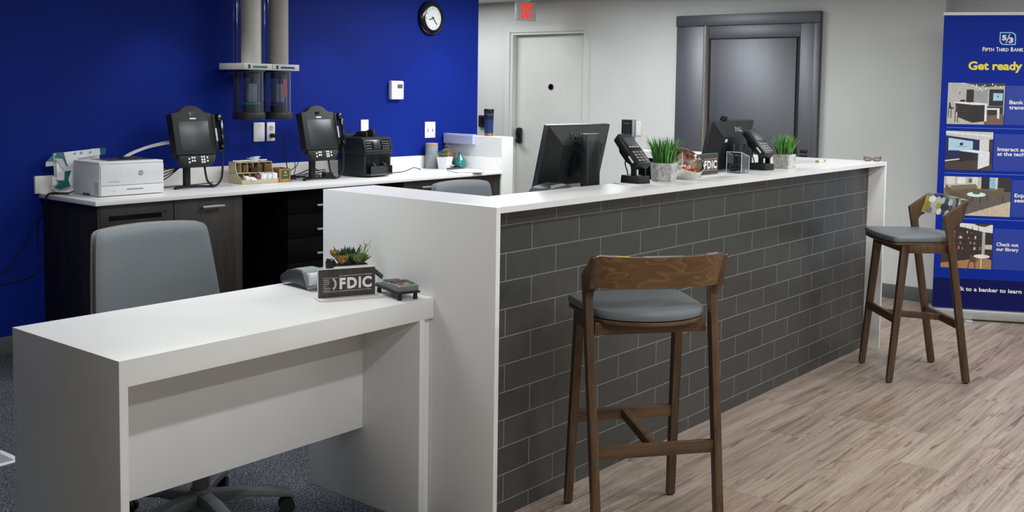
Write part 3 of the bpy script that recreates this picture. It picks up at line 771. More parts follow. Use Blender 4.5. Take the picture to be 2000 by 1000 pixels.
strap('brown strap bundle right of the dark brown one in the upper row', .165, .105, .064, .034, .03, .048, BRN)
strap('brown strap bundle at the right end of the upper row', .212, .088, .064, .050, .03, .052, BRN)
pp = thing('loose_papers', 'crumpled white paper strips lying on top of the beige organiser', 'paper', OM @ Vector((.12, .13, .1285)), math.radians(-10))
m = M(); random.seed(5)
for k, (x, y, w, d, z, tl) in enumerate(((-.085, .0, .05, .05, .004, .05), (-.045, -.01, .07, .045, .006, -.05), (.02, .0, .065, .045, .016, .06), (.03, -.005, .05, .04, .026, -.08), (.075, .0, .06, .045, .006, -.06))):
    n0 = m.mark(); m.box(-w / 2, w / 2, -d / 2, d / 2, -.003, .003, .001); m.xf(T(x, y, z) @ RY(tl) @ RZ(.25 * (k - 2)), n0)
    if z > .01: m.box(x - w * .3, x + w * .3, y - d * .3, y + d * .3, 0, z - .004)
m.build('strips', PAPER, pp)
CARD = flat('kraft_card', (158, 116, 68), .75, var=.05)
bx = thing('kraft_box', 'small open kraft box with green label right of the beige organiser', 'box', (4.074, 5.266, HB), math.radians(-9))
m = M()
m.box(0, .080, 0, .003, 0, .084).box(0, .080, .127, .13, 0, .084).box(0, .003, 0, .13, 0, .084).box(.077, .080, 0, .13, 0, .084).box(0, .08, 0, .13, 0, .003)
m.build('walls', CARD, bx)
m = M().box(.016, .070, -.001, 0, .022, .074); m.build('label', flat('green_card_label', (52, 78, 48), .6, var=.1), bx)
m = M().prism(disc(.008, 16, .043, .060), -.002, -.001, 'y').box(.028, .058, -.002, -.001, .038, .045).box(.022, .064, -.001, 0, .008, .014); m.build('print', flat('gold_print', (176, 152, 92), .6), bx)
M().box(.006, .074, .02, .12, .003, .06).build('contents', flat('box_inner', (60, 40, 24), .8), bx)

# currency counter
cm = thing('currency_counter', 'black banknote counting machine with keypad panel on the rear worktop', 'currency counter', (4.692, 5.172, HB), math.radians(4))
m = M().box(0, .262, .0, .25, .004, .16, .012); m.build('body', BLKM, cm)
m = M().prism([(-.012, .150), (-.014, .175), (.008, .252), (.03, .266), (.25, .262), (.262, .2), (.255, .150)], -.004, .266, 'x', bev=.008); hdc = m.build('upper_housing', BLKM, cm)
PNL = T(0, -.014, .175) @ RX(math.radians(-16))
m = M().box(.012, .252, -.002, .004, .002, .076, .004); m.xf(PNL); kp = m.build('keypad_panel', BLKG, cm)
m = M()
for i in range(4):
    for j in range(4): m.box(.172 + .017 * i - .0035, .172 + .017 * i + .0035, -.0032, -.001, .012 + .016 * j, .017 + .016 * j)
for i in range(3):
    for j in range(3): m.box(.022 + .016 * i - .004, .022 + .016 * i + .004, -.0032, -.001, .016 + .018 * j, .021 + .018 * j)
m.box(.012, .032, -.0032, -.001, .070, .075); m.xf(PNL); m.build('key', GREYINK, kp)
m = M().box(.085, .150, -.0026, -.001, .014, .066, .001); m.xf(PNL); m.build('display', SCREEN, kp)
m = M().box(.008, .258, -.016, .0, .174, .180, .002).box(.008, .258, .004, .014, .252, .258, .002); m.build('trim', GREYINK if False else DGREY, cm)
m = M().box(.030, .036, -.006, .0, .03, .135).box(.018, .246, -.004, -.001, .008, .14, .002); m.build('pocket_frame', BLKG, cm)
for xa in (.065, .165): M().prism([(.0, .02), (-.03, .05), (-.03, .085), (0, .1)], xa, xa + .02, 'x', bev=.004).build('stacker_arm', BLKM, cm)
M().box(.028, .236, -.034, -.032, .012, .075).build('pocket_door', clear('smoked_acrylic', (64, 70, 70), .1), cm)
m = M().prism([(.06, .258), (.065, .296), (.085, .305), (.15, .30), (.2, .258)], .085, .098, 'x', bev=.003).prism([(.06, .258), (.065, .310), (.085, .318), (.14, .30), (.18, .258)], .150, .172, 'x', bev=.003).box(.02, .24, .19, .2, .25, .285, .003)
m.build('hopper_guide', BLKM, cm)
cb4 = thing('mains_cable', 'thin black cord on the worktop right of the currency counter', 'cord', (4.98, 5.35, HB))
M().tube([(-.03, .0, .004), (.08, -.02, .004), (.22, -.01, .004), (.34, .04, .012), (.42, .07, .020), (.46, .04, .006)], .0032, 6).build('cable', RUBBER, cb4)

# ornaments near the end wall
cn = thing('grey_canister', 'tall grey canister with wooden lid against the upstand', 'canister', (5.655, 5.492, HB))
M().lathe([(.045, 0), (.047, .003), (.047, .170), (.0455, .174)], 36).build('jar', flat('grey_ceramic', (140, 144, 146), .6), cn)
M().lathe([(.0465, .174), (.0475, .176), (.0475, .184), (.046, .188), (0, .188)], 36).build('lid', wood('pale_wood', (150, 116, 82), (184, 148, 108), (204, 172, 132), 'x', .5), cn)
gv = thing('faceted_vase', 'bronze faceted ornament behind the white pot', 'ornament', (5.784, 5.458, HB))
bm = bmesh.new(); bmesh.ops.create_icosphere(bm, subdivisions=1, radius=.078)
for v in bm.verts: v.co.z = max(-.072, v.co.z * 1.18)
bmesh.ops.rotate(bm, cent=(0, 0, 0), matrix=Matrix.Rotation(.5, 3, 'Z'), verts=bm.verts)
bmesh.ops.translate(bm, vec=(0, 0, .072), verts=bm.verts)
bmesh.ops.bevel(bm, geom=list(bm.edges), offset=.0015, segments=1, affect='EDGES')
M().frombm(bm).build('body', flat('bronze_glaze', (126, 104, 84), .32, .45, var=.12), gv, smooth=0)
M().lathe([(.0, 0), (.020, 0), (.021, .008), (.016, .010)], 20, (0, 0, .1595)).build('neck', flat('bronze_glaze', (0, 0, 0)), gv)
tb = thing('teal_bottle', 'glossy teal teardrop bottle beside the bronze ornament', 'bottle', (5.800, 5.338, HB))
M().lathe([(r_ * 1.19, z_ * 1.17) for r_, z_ in ((.0, 0), (.026, 0), (.036, .008), (.042, .024), (.041, .040), (.033, .058), (.020, .076), (.011, .090), (.008, .100), (.010, .108), (.006, .108), (.005, .098))], 36).build('body', flat('teal_glass', (18, 104, 106), .12, var=.08, coat=.6), tb)
sf = thing('silver_ornament', 'small silver twisted ornament in front of the teal bottle', 'ornament', (5.725, 5.345, HB + .0105))
m = M().tube([(-.03, 0, .006), (-.012, .004, .014), (.0, 0, .006), (.014, -.004, .016), (.03, 0, .006)], .005, 8).tube([(-.018, .012, .005), (-.004, -.004, .022), (.01, .006, .008), (.018, .012, .005)], .004, 8); m.build('body', CHROME, sf)
nb = thing('notebook', 'thin dark notebook under the silver ornament', 'notebook', (5.72, 5.335, HB), math.radians(8))
M().box(-.07, .07, -.045, .045, 0, .010, .002).build('cover', DGREY, nb)
cbd = thing('clipboard', 'white sheet on a thin dark board near the front edge of the rear worktop', 'clipboard', (5.60, 5.10, HB), math.radians(-30))
M().box(-.10, .10, -.14, .14, 0, .003, .001).build('board', DGREY, cbd); M().box(-.094, .094, -.134, .128, .003, .0042).build('sheet', PAPER, cbd)

def rosette(m, c, r, rings, tilt, mi, wide=.34, up=.85):
    c = Vector(c)
    for k in range(rings):
        n = 5 + 2 * k; f = (k + 1) / rings; rr = r * (.55 + .45 * f); el = 1.35 - 1.05 * up * k / max(1, rings - 1)
        for i in range(n):
            a = 2 * PI * (i + .5 * (k % 2)) / n + .3 * k
            d = Vector((math.cos(a) * math.cos(el), math.sin(a) * math.cos(el), math.sin(el))); s = Vector((-math.sin(a), math.cos(a), 0)); nn = d.cross(s)
            w = rr * wide; q = []
            for u, ww in ((.05, .3), (.35, .75), (.65, 1.0), (.88, .7), (1.0, .25), (1.08, .0)):
                p = c + d * (rr * u) + Vector((0, 0, .22 * rr * u * u)); q.append((p - s * w * ww, p + nn * (-.22 * w), p + s * w * ww, p + nn * (.05 * w)))
            for j in range(len(q) - 1):
                for e in range(4):
                    g = (e + 1) % 4; m.face([q[j][e], q[j][g], q[j + 1][g], q[j + 1][e]], mi)
SUCA = flat('succulent_green', (96, 120, 70), .5, var=.2, scale=120); SUCB = flat('succulent_dark_green', (50, 82, 58), .5, var=.2, scale=90); SUCC = flat('succulent_rust', (142, 110, 56), .5, var=.25, scale=110); SUCD = flat('succulent_mustard', (176, 146, 62), .5, var=.2)
wp = thing('potted_succulent', 'small white tapered pot of succulents on the rear worktop', 'plant', (5.672, 5.372, HB))
m = M()
m.frombm((lambda bm: (bmesh.ops.create_cone(bm, segments=4, radius1=.046, radius2=.064, depth=.091, cap_ends=True), bmesh.ops.rotate(bm, cent=(0, 0, 0), matrix=Matrix.Rotation(PI / 4 + .25, 3, 'Z'), verts=bm.verts), bmesh.ops.translate(bm, vec=(0, 0, .0455), verts=bm.verts), bm)[-1])(bmesh.new()))
m.build('pot', WPLAS, wp)
m = M(); rosette(m, (-.034, -.01, .090), .050, 4, 0, 0, .26, .7); rosette(m, (.016, -.012, .090), .036, 4, 0, 1, .34, .5); rosette(m, (.002, .02, .090), .036, 4, 0, 2)
m.build('succulent', [SUCB, SUCC, SUCA], wp)

# on the low end wall
tm_ = thing('travel_tumbler', 'navy travel tumbler with copper base on the low white end wall', 'tumbler', (5.952, 5.185, 1.092))
m = M().lathe([(.031, 0), (.0335, .002), (.0335, .022)], 32); m.build('base_ring', flat('copper', (186, 134, 104), .3, .8), tm_)
M().lathe([(.0335, .022), (.035, .11), (.0355, .124)], 32).build('body', flat('navy_enamel', (24, 44, 92), .35), tm_)
M().lathe([(.0355, .124), (.0362, .155)], 32).build('grip_band', BLK, tm_)
M().lathe([(.0362, .155), (.0365, .172)], 32).build('ring', flat('navy_band', (40, 50, 96), .4), tm_)
M().lathe([(.0365, .172), (.038, .176), (.038, .200), (.035, .204), (0, .204)], 32).build('lid', BLK, tm_)
at = thing('acrylic_ledge', 'clear bluish acrylic holder fixed on the low white end wall', 'holder', (5.873, 5.38, 1.05))
M().box(5.835, 5.838, 5.245, 5.54, 1.03, 1.100).box(5.838, 5.8735, 5.245, 5.54, 1.03, 1.033).box(5.838, 5.8735, 5.245, 5.248, 1.03, 1.10).build('holder', frosted('blue_acrylic', (206, 214, 246), .45), at, True)
M().box(5.8345, 5.8739, 5.243, 5.542, 1.0995, 1.1035).build('edge', flat('acrylic_edge', (196, 204, 244), .3), at, True)

# on the off-white wall
def rw(name, label, cat, y, z): return thing(name, label, cat, (XW - .001, y, z))
t = rw('wall_intercom', 'small black box on the off-white wall behind the tumbler', 'intercom', 6.50, 1.148)
M().box(-.03, 0, -.042, .042, -.055, .055, .008).build('case', BLKM, t); M().box(-.032, -.029, -.030, .030, -.02, .04, .003).build('face', BLKG, t)
t = rw('card_reader', 'grey-edged black keypad reader on the off-white wall with a yellow note', 'keypad', 4.866, 1.137)
M().box(-.032, 0, -.062, .062, -.072, .074, .005).build('case', flat('reader_grey', (150, 152, 152), .5), t)
o = M().box(-.036, -.030, -.045, .060, -.066, .070, .003).build('keypad_face', BLK, t)
m = M().box(-.037, -.035, -.022, .038, .030, .048)
for i in range(3):
    for j in range(4): m.box(-.0372, -.035, -.022 + .024 * i, -.010 + .024 * i, -.046 + .017 * j, -.036 + .017 * j)
m.build('key', DGREY, o)
t2 = rw('sticky_note', 'small yellow sticky note on the bottom of the keypad reader', 'note', 4.866, 1.075)
M().box(-.040, -.0362, -.035, .052, -.014, .012, .001).build('note', flat('sticky_yellow', (226, 222, 170), .8), t2)
t = rw('blank_wall_plate', 'white blank plate on the off-white wall right of the keypad reader', 'wall plate', 4.772, 1.135)
M().box(-.007, 0, -.022, .030, -.06, .06, .003).build('cover_plate', WPLAS, t); M().cyl((-.009, 0, .04), (-.006, 0, .04), .003, n=10).build('screw', GREYINK, t)
ex = thing('exit_sign', 'white exit sign with red letters hanging from the ceiling before the white door', 'sign', (7.03, 5.70, 2.035))
M().box(-.122, .122, 0, .045, 0, .165, .006).build('housing', WPLAS2, ex)
M().box(-.04, .04, .005, .04, .164, CEIL - 2.035 - .001).build('canopy', WPLAS, ex)
m = M().text('EXIT', -.086, .022, -.0015, h=.125, w=.150, bold=.035)
m.face([(.092, -.0015, .080), (.104, -.0015, .098), (.110, -.0015, .098), (.098, -.0015, .080)]).face([(.092, -.0015, .080), (.098, -.0015, .080), (.110, -.0015, .062), (.104, -.0015, .062)])
m.build('lettering', emit('exit_red', (232, 44, 34), .9), ex)
#@@PART3
# ------------------------------------------------------------------ things on and behind the customer counter
DARKP = flat('monitor_black', (19, 20, 23), .5, var=.06); DARKE = flat('monitor_edge', (46, 49, 54), .4, var=.05)
def monitor(label, loc, ctop, zt, sttop, stx, logo, lcol, sticker, cam):
    """loc: foot on the work surface; ctop: x offset of the panel; zt: height of the top edge; sttop: height of the stand"""
    t = thing('computer_monitor', label, 'monitor', loc, 0, 'computer monitors behind the counter')
    M().box(stx - .11, stx + .11, -.04, .15, 0, .014, .006).build('foot', DARKP, t)
    col = M().box(stx - .046, stx + .046, -.022, .012, .012, sttop, .004); col = col.build('stand_column', DARKE, t)
    M().box(stx - .032, stx + .032, -.0235, -.021, .10, sttop - .03, .002).build('column_inset', DARKP, col)
    W, Hh = .212, .268
    X = T(ctop, .052, zt) @ RX(math.radians(13)) @ T(0, 0, -Hh)
    m = M().box(-W, W, 0, .026, 0, Hh, .004); m.xf(X); pan = m.build('panel_housing', DARKE, t)
    m = M()
    a, b, c, d = (-W + .004, .004), (W - .004, .004), (W - .004, Hh - .004), (-W + .004, Hh - .004)
    ia, ib, ic, id_ = (-W + .075, .03), (W - .075, .03), (W - .075, Hh - .072), (-W + .075, Hh - .072)
    p3 = lambda q, y: (q[0], y, q[1])
    for o1, o2, i1, i2 in ((a, b, ia, ib), (b, c, ib, ic), (c, d, ic, id_), (d, a, id_, ia)): m.face([p3(o1, -.001), p3(o2, -.001), p3(i2, -.034), p3(i1, -.034)])
    m.face([p3(q, -.034) for q in (ia, ib, ic, id_)])
    m.box(-.06, .06, -.040, -.034, .06, .16, .002)
    m.xf(X); m.build('back_shell', DARKP, pan)
    m = M().box(-.05, .05, -.045, -.03, .07, .15, .003); m.xf(X)
    for zz in range(5): pass
    m.build('mount', DARKP, pan)
    m = M().box(-W + .012, W - .012, .0255, .028, .014, Hh - .012, .001); m.xf(X); m.build('screen', SCREEN, pan)
    ang = math.atan2(.033, .068)
    L = X @ T(.020 if cam else -.045, -.0185, Hh - .038) @ RX(-ang)
    m = M(); hh = .022
    m.text('D', -.036, -hh / 2, 0, h=hh, bold=.05); m.text('L', .008, -hh / 2, 0, h=hh, bold=.05); m.text('L', .024, -hh / 2, 0, h=hh, bold=.05)
    e = M().text('E', -.008, -hh / 2, 0, h=hh * .95, bold=.05); e.xf(RY(math.radians(-32)))
    n0 = len(m.v); m.v += [v + Vector((-.001, 0, 0)) for v in e.v]; m.f += [[i + n0 for i in f] for f in e.f]; m.mi += e.mi
    m.xf(L @ T(0, -.002, 0)); m.build('logo', lcol, pan)
    if sticker:
        m = M().box(-.012, .012, -.003, .0, -.008, .008, .001); m.xf(X @ T(-.108, -.0342, Hh - .090)); m.build('sticker', WPLAS, pan)
    if cam:
        m = M().box(-.018, .018, -.012, .02, .0, .010, .004).cyl((0, -.012, .012), (0, .02, .012), .009, n=16); m.xf(X @ T(-.09, .006, Hh)); m.build('webcam', BLKG, t)
    return t
monitor('black computer monitor seen from behind, between the counter corner and the card terminal', (3.447, 2.462, .86), .008, .437, .405, 0, 'x', DGREY, False, False)
monitor('black computer monitor with light lettering and a small white sticker on its back', (4.700, 2.418, .86), -.012, .440, .325, .0, 'x', GREYINK, True, True)
sc2 = thing('check_scanner', 'dark grey check scanner peeking over the counter beside the first monitor', 'scanner', (3.195, 2.47, .86))
M().prism([(-.09, 0), (-.09, .175), (-.06, .205), (.03, .218), (.09, .205), (.10, .17), (.10, 0)], -.045, .045, 'y', bev=.010).build('body', DGREY, sc2)
M().prism([(-.05, .200), (-.03, .212), (.03, .217), (.05, .21)], -.049, -.03, 'y', bev=.003).build('slot_guide', GREYINK, sc2)

def terminal(label, loc, rz, tilt):
    t = thing('card_terminal', label, 'card terminal', loc, rz, 'card terminals on tilting stands')
    M().prism([(-.036, 0), (.036, 0), (.032, .032), (-.032, .032)], -.05, .05, 'y', bev=.003).build('base', BLKM, t)
    m = M()
    for s in (-1, 1): m.prism([(-.030, .03), (-.004, .03), (-.004, .060), (.012, .10), (-.012, .112), (-.030, .066)], s * .026 - .004, s * .026 + .004, 'x').cyl((s * .030, -.016, .062), (s * .034, -.016, .062), .006, n=12)
    m.build('yoke', BLK, t)
    X = T(0, -.042, .072) @ RX(math.radians(-tilt))
    b = M().prism([(-.040, .0), (.040, .0), (.041, .08), (.036, .168), (-.036, .168), (-.041, .08)], -.016, .024, 'y', bev=.006)
    b.prism([(.022, .01), (.040, .06), (.040, .115), (.022, .14)], -.028, .028, 'x', bev=.004)
    b.xf(X); b = b.build('body', BLK, t)
    m = M().box(-.031, .031, -.0185, -.015, .085, .160, .002); m.xf(X); f = m.build('display_frame', DGREY, b)
    m = M().box(-.026, .026, -.0195, -.018, .096, .140, .001); m.xf(X); m.build('screen', flat('terminal_screen', (92, 100, 110), .35, var=.05), f)
    m = M()
    for i in range(4): m.box(-.026 + .014 * i, -.017 + .014 * i, -.0195, -.018, .087, .092)
    m.xf(X); m.build('soft_key', SILK, f)
    m = M()
    for i in range(3):
        for j in range(4): m.box(-.026 + .019 * i, -.013 + .019 * i, -.019, -.015, .012 + .015 * j, .021 + .015 * j, .001)
    m.xf(X); m.build('key', GREYINK, b)
    m = M().box(-.0425, -.040, -.004, .004, .02, .055); m.xf(X); m.build('side_strip', SILK, b)
    m = M().tube([(0, .040, .13), (-.01, .05, .08), (.0, .045, .04), (.0, .048, .014)], .0028, 6); m.build('cable', RUBBER, t)
    return t
t1 = terminal('card terminal on a tilting stand in front of the grass pot nearest the counter corner', (3.555, 2.310, H), math.radians(-12), 47)
t2_ = dup(t1, (4.672, 2.310, H), math.radians(-12), 'card terminal on a tilting stand left of the farther grass pot')
ps = thing('paper_sheet', 'white paper sheet lying under the first card terminal', 'paper', (3.52, 2.28, H), math.radians(-20))
M().grid(lambda u, v: ((u - .5) * .14, (v - .5) * .15, .0008 + .0015 * math.sin(3 * u + 2 * v) ** 2), 6, 6).box(-.07, .07, -.075, .075, 0, .0006).build('sheet', PAPER, ps)
ps = thing('paper_note', 'small white note beside the farther grass pot', 'paper', (4.985, 2.285, H), .3)
M().box(-.03, .03, -.02, .02, 0, .0015).build('sheet', PAPER, ps); M().box(-.02, .02, -.012, .0, .0015, .002).build('print', DGREY, ps)

GR1 = flat('grass_green', (74, 138, 58), .55, var=.35, scale=30); GR2 = flat('grass_light', (128, 172, 98), .55, var=.25, scale=30); GR3 = flat('grass_dark', (44, 96, 40), .6, var=.3, scale=30)
def grasspot(label, loc, sides, rot, r0, r1, hh, gh, seed, tint):
    t = thing('grass_pot', label, 'potted plant', loc, rot, 'potted grass plants on the counter')
    bm = bmesh.new(); bmesh.ops.create_cone(bm, segments=sides, radius1=r0, radius2=r1, depth=hh, cap_ends=True)
    bmesh.ops.translate(bm, vec=(0, 0, hh / 2), verts=bm.verts)
    bmesh.ops.bevel(bm, geom=list(bm.edges), offset=.0025, segments=2, affect='EDGES')
    M().frombm(bm).build('pot', CONC, t, smooth=18)
    rd = random.Random(seed); m = M()
    R = min(r1 * math.cos(PI / sides) * .9, .05)
    for k in range(260):
        a = rd.uniform(0, 2 * PI); q = R * math.sqrt(rd.random()); x, y = q * math.cos(a), q * math.sin(a)
        L = gh * rd.uniform(.6, 1.08); out = (q / R) * rd.uniform(.05, .62) * L; w = rd.uniform(.0018, .0034)
        mi = tint[rd.randrange(len(tint))]; ca, sa = math.cos(a + rd.uniform(-.5, .5)), math.sin(a + rd.uniform(-.5, .5)); b = rd.uniform(0, PI); bx_, by = math.cos(b) * w, math.sin(b) * w
        pr0 = None
        for j in range(6):
            u = j / 5; p = Vector((x + ca * out * u * u, y + sa * out * u * u, hh - .004 + L * u * (1 - .10 * (q / R) * u)))
            k_ = (1 - u ** 2.5) + .03; cur = (p - Vector((bx_, by, 0)) * k_, p + Vector((bx_, by, 0)) * k_)
            if pr0: m.face([pr0[0], pr0[1], cur[1], cur[0]], mi)
            pr0 = cur
    o = m.build('grass', [GR1, GR2, GR3], t, smooth=0)
    return t
grasspot('six-sided concrete pot of tall green grass behind the first card terminal', (3.742, 2.292, H), 6, math.radians(33), .052, .058, .076, .118, 4, [0, 0, 2, 0, 1])
grasspot('square concrete pot of pale green grass right of the farther card terminal', (4.870, 2.284, H), 4, PI / 4 + .0, .056, .062, .070, .105, 9, [0, 1, 1, 0, 2])

bw = thing('candy_bowl', 'slanted silver bowl of candy between the grass pot and the black sign', 'bowl', (3.912, 2.285, H))
SLV = flat('polished_silver', (226, 224, 214), .12, 1.0, var=.02)
bm = bmesh.new(); bmesh.ops.create_uvsphere(bm, u_segments=40, v_segments=28, radius=.078)
for v in bm.verts: v.co.z = max(v.co.z, -.066)
bmesh.ops.translate(bm, vec=(0, 0, .066), verts=bm.verts)
nrm = Vector((-.20, -.60, .74)).normalized(); pc0 = Vector((0, 0, .066)) + nrm * .018
bmesh.ops.bisect_plane(bm, geom=bm.verts[:] + bm.edges[:] + bm.faces[:], plane_co=pc0, plane_no=nrm, clear_outer=True)
sh = bmesh.ops.solidify(bm, geom=list(bm.faces), thickness=.002)
M().frombm(bm).build('shell', SLV, bw)
rr = math.sqrt(.078 ** 2 - .018 ** 2); u_ = nrm.orthogonal().normalized(); w_ = nrm.cross(u_)
M().tube([pc0 + (u_ * math.cos(2 * PI * i / 32) + w_ * math.sin(2 * PI * i / 32)) * rr for i in range(32)], .0022, 6, smooth=0, closed=True).build('rim', SLV, bw)
rd = random.Random(2)
cols = [(flat('orange_candy', (226, 110, 72), .3), 'orange'), (flat('pink_candy', (232, 150, 150), .3), 'pink'), (flat('white_candy', (236, 232, 228), .3), 'white')]
for i in range(14):
    lay = 0 if i < 8 else 1
    a = rd.uniform(0, 6.28); q = (.038 if lay == 0 else .028) * math.sqrt(rd.random())
    x, y = q * math.cos(a), q * math.sin(a); z = .028 + lay * .018 + .010 * (-(x * nrm.x + y * nrm.y)) / .04
    mm, nm_ = cols[i % 3]
    c = thing('wrapped_candy', '%s wrapped candy in the slanted silver bowl' % nm_, 'candy', (3.912 + x, 2.285 + y, H + z), rd.uniform(0, 3), 'wrapped candies in the silver bowl')
    M().ball((0, 0, 0), .0125, 12, 8, sc=(1.15, .9, .8)).cyl((.012, 0, 0), (.024, 0, .002), .002, .008, n=8).cyl((-.012, 0, 0), (-.024, 0, .002), .002, .008, n=8).build('wrapper', mm, c)
for i, (dx, dy, lx, ly, lb) in enumerate(((-.045, .03, -.012, .02, 'white lollipop stick rising from the upper rim of the silver bowl'), (-.005, .015, -.004, .0, 'white lollipop stick rising from the middle of the silver bowl'))):
    c = thing('lollipop', lb, 'candy', (3.912 + dx, 2.285 + dy, H + .05), 0, 'lollipops in the silver bowl')
    M().cyl((0, 0, -.005), (lx, ly, .062), .002, n=8).build('stick', SILK, c); M().ball((0, 0, -.010), .011, 12, 8).build('head', cols[i][0], c)

SIGNW = wood('sign_woodgrain', (44, 38, 33), (62, 54, 48), (78, 69, 61), 'z', .4, 120, .05, 20)
def fdic(label, loc, rz, edge, group='deposit insurance signs'):
    t = thing('insurance_sign', label, 'sign', loc, rz, group)
    w, h = .190, .091
    M().box(-.006, w + .008, -.034, .028, 0, .006, .002).build('base', WPLAS, t)
    M().box(-.002, w + .0015, -.0005, .006, .005, h + .008, .001).build('back_plate', edge, t)
    M().box(0, w, -.004, -.0006, .006, h + .006).build('face_plate', SIGNW, t)
    m = M(); y = -.0046; X0 = .0
    zt = lambda f: .006 + h * (1 - f)
    for ch, f0, f1 in (('F', 0, .185), ('D', .235, .535), ('I', .588, .662), ('C', .70, 1.0)): m.text(ch, w * (.363 + .575 * f0), zt(.70), y, h=h * .385, w=w * .575 * (f1 - f0), bold=.045)
    m.text('Each depositor insured to at least $250,000', w * .363, zt(.255), y, w=w * .575, h=h * .034, shear=.3, bold=.012)
    m.text('Federal Deposit Insurance Corporation  www.fdic.gov', w * .363, zt(.80), y, w=w * .575, h=h * .034, shear=.3, bold=.012)
    for f in (.30, .795): m.box(w * .075, w * .345, y - .0001, y + .0002, zt(f) - .0004, zt(f) + .0004)
    for i, s in enumerate(('Backed by', 'the full faith', 'and credit', 'of the', 'United States', 'government')):
        m.text(s, w * .08, zt(.36 + .075 * i + .02), y, h=h * .036, shear=.3, bold=.012)
    cx_, cz_ = w * .185, zt(.525); r1, r2 = h * .26, h * .245
    for ra, rb in ((r1, r2), (r2 * .80, r2 * .77)):
        n = 14
        for i in range(n):
            a0 = -1.0 + 2.0 * i / n; a1 = -1.0 + 2.0 * (i + 1) / n
            m.face([(cx_ + rb * math.cos(a0), y, cz_ + rb * math.sin(a0)), (cx_ + ra * math.cos(a0), y, cz_ + ra * math.sin(a0)), (cx_ + ra * math.cos(a1), y, cz_ + ra * math.sin(a1)), (cx_ + rb * math.cos(a1), y, cz_ + rb * math.sin(a1))])
    for i in range(17):
        a = -.95 + 1.9 * i / 16; c_ = Vector((cx_ + r2 * .895 * math.cos(a), y, cz_ + r2 * .895 * math.sin(a))); dr = Vector((math.cos(a), 0, math.sin(a))) * h * .014; dtn = Vector((-math.sin(a), 0, math.cos(a))) * h * .009
        m.face([c_ - dr - dtn, c_ + dr - dtn, c_ + dr + dtn, c_ - dr + dtn])
    m.build('lettering', SILK, t)
    return t
s1 = fdic('dark insurance sign in front of the succulents on the low desk', (2.180, 2.618, HD), math.radians(-23.5), WPLAS)
s2 = fdic('dark insurance sign beside the silver candy bowl on the high counter', (4.020, 2.302, H), math.radians(-1), flat('teal_edge', (90, 150, 138), .5))

ph = thing('pen_holder', 'clear acrylic pen holder with dark filler on the counter', 'pen holder', (4.395, 2.292, H))
s = .038
m = M()
front = [(-s, 0), (s, 0), (s, .078), (.012, .082), (-.014, .088), (-s, .098)]
m.box(-s, -s + .002, -s, s, 0, .098).box(s - .002, s, -s, s, 0, .078).prism([(-s, 0), (s, 0), (s, .078), (0, .086), (-s, .098)], -s, -s + .002, 'y').prism([(-s, 0), (s, 0), (s, .078), (0, .086), (-s, .098)], s - .002, s, 'y').box(-s, s, -s, s, 0, .003)
m.build('holder', ACRYL, ph)
m = M()
for px, py in ((-s, -s), (s, -s), (-s, s), (s, s)): m.cyl((px, py, 0), (px, py, .098 if px < 0 else .078), .0012, n=6)
m.tube([(-s, -s, .098), (0, -s, .087), (s, -s, .078)], .0012, 6).tube([(-s, s, .098), (0, s, .087), (s, s, .078)], .0012, 6).cyl((s, -s, .078), (s, s, .078), .0012, n=6).cyl((-s, -s, .098), (-s, s, .098), .0012, n=6)
m.build('edge', flat('acrylic_edge_white', (226, 232, 236), .3), ph)
fl = M(); rd = random.Random(8)
for i in range(170):
    fl.ball((rd.uniform(-.032, .032), rd.uniform(-.032, .032), .006 + rd.uniform(0, .034)), .0045, 7, 5, sc=(1, .8, .7), mi=i % 2)
fo = fl.build('coffee_bean_filler', [flat('bean_brown', (86, 60, 54), .5), flat('bean_dark', (54, 40, 38), .5)], ph); fo['kind'] = 'stuff'
for i, (x, y, dx, dy, lb) in enumerate(((.0, .012, .014, .012, 'black pen standing at the back of the clear holder'), (.012, .0, .030, .006, 'black pen leaning right in the middle of the clear holder'), (.018, -.014, .040, -.004, 'black pen leaning farthest right in the clear holder'))):
    p = thing('pen', lb, 'pen', (4.395 + x - .012, 2.292 + y, H + .030), 0, 'pens in the clear holder')
    m = M().cyl((0, 0, 0), (dx, dy, .105), .0046, n=12); m.build('barrel', BLK, p); M().cyl((dx * .62 - .004, dy * .62, .066), (dx - .004, dy, .105), .0018, n=6).build('clip', DGREY, p)

lt_ = thing('lip_balm', 'small clear tube with gold caps lying near the far end of the counter', 'tube', (5.40, 2.345, H + .0065))
M().cyl((.02, 0, 0), (.09, -.0, 0), .0062, n=14).build('tube', WPLAS, lt_); M().cyl((0, 0, 0), (.022, 0, 0), .0065, n=14).build('cap', flat('gold_metal', (196, 164, 92), .3, .7), lt_); M().cyl((.088, 0, 0), (.106, 0, 0), .0065, n=14).build('cap', flat('gold_metal', (0, 0, 0)), lt_)

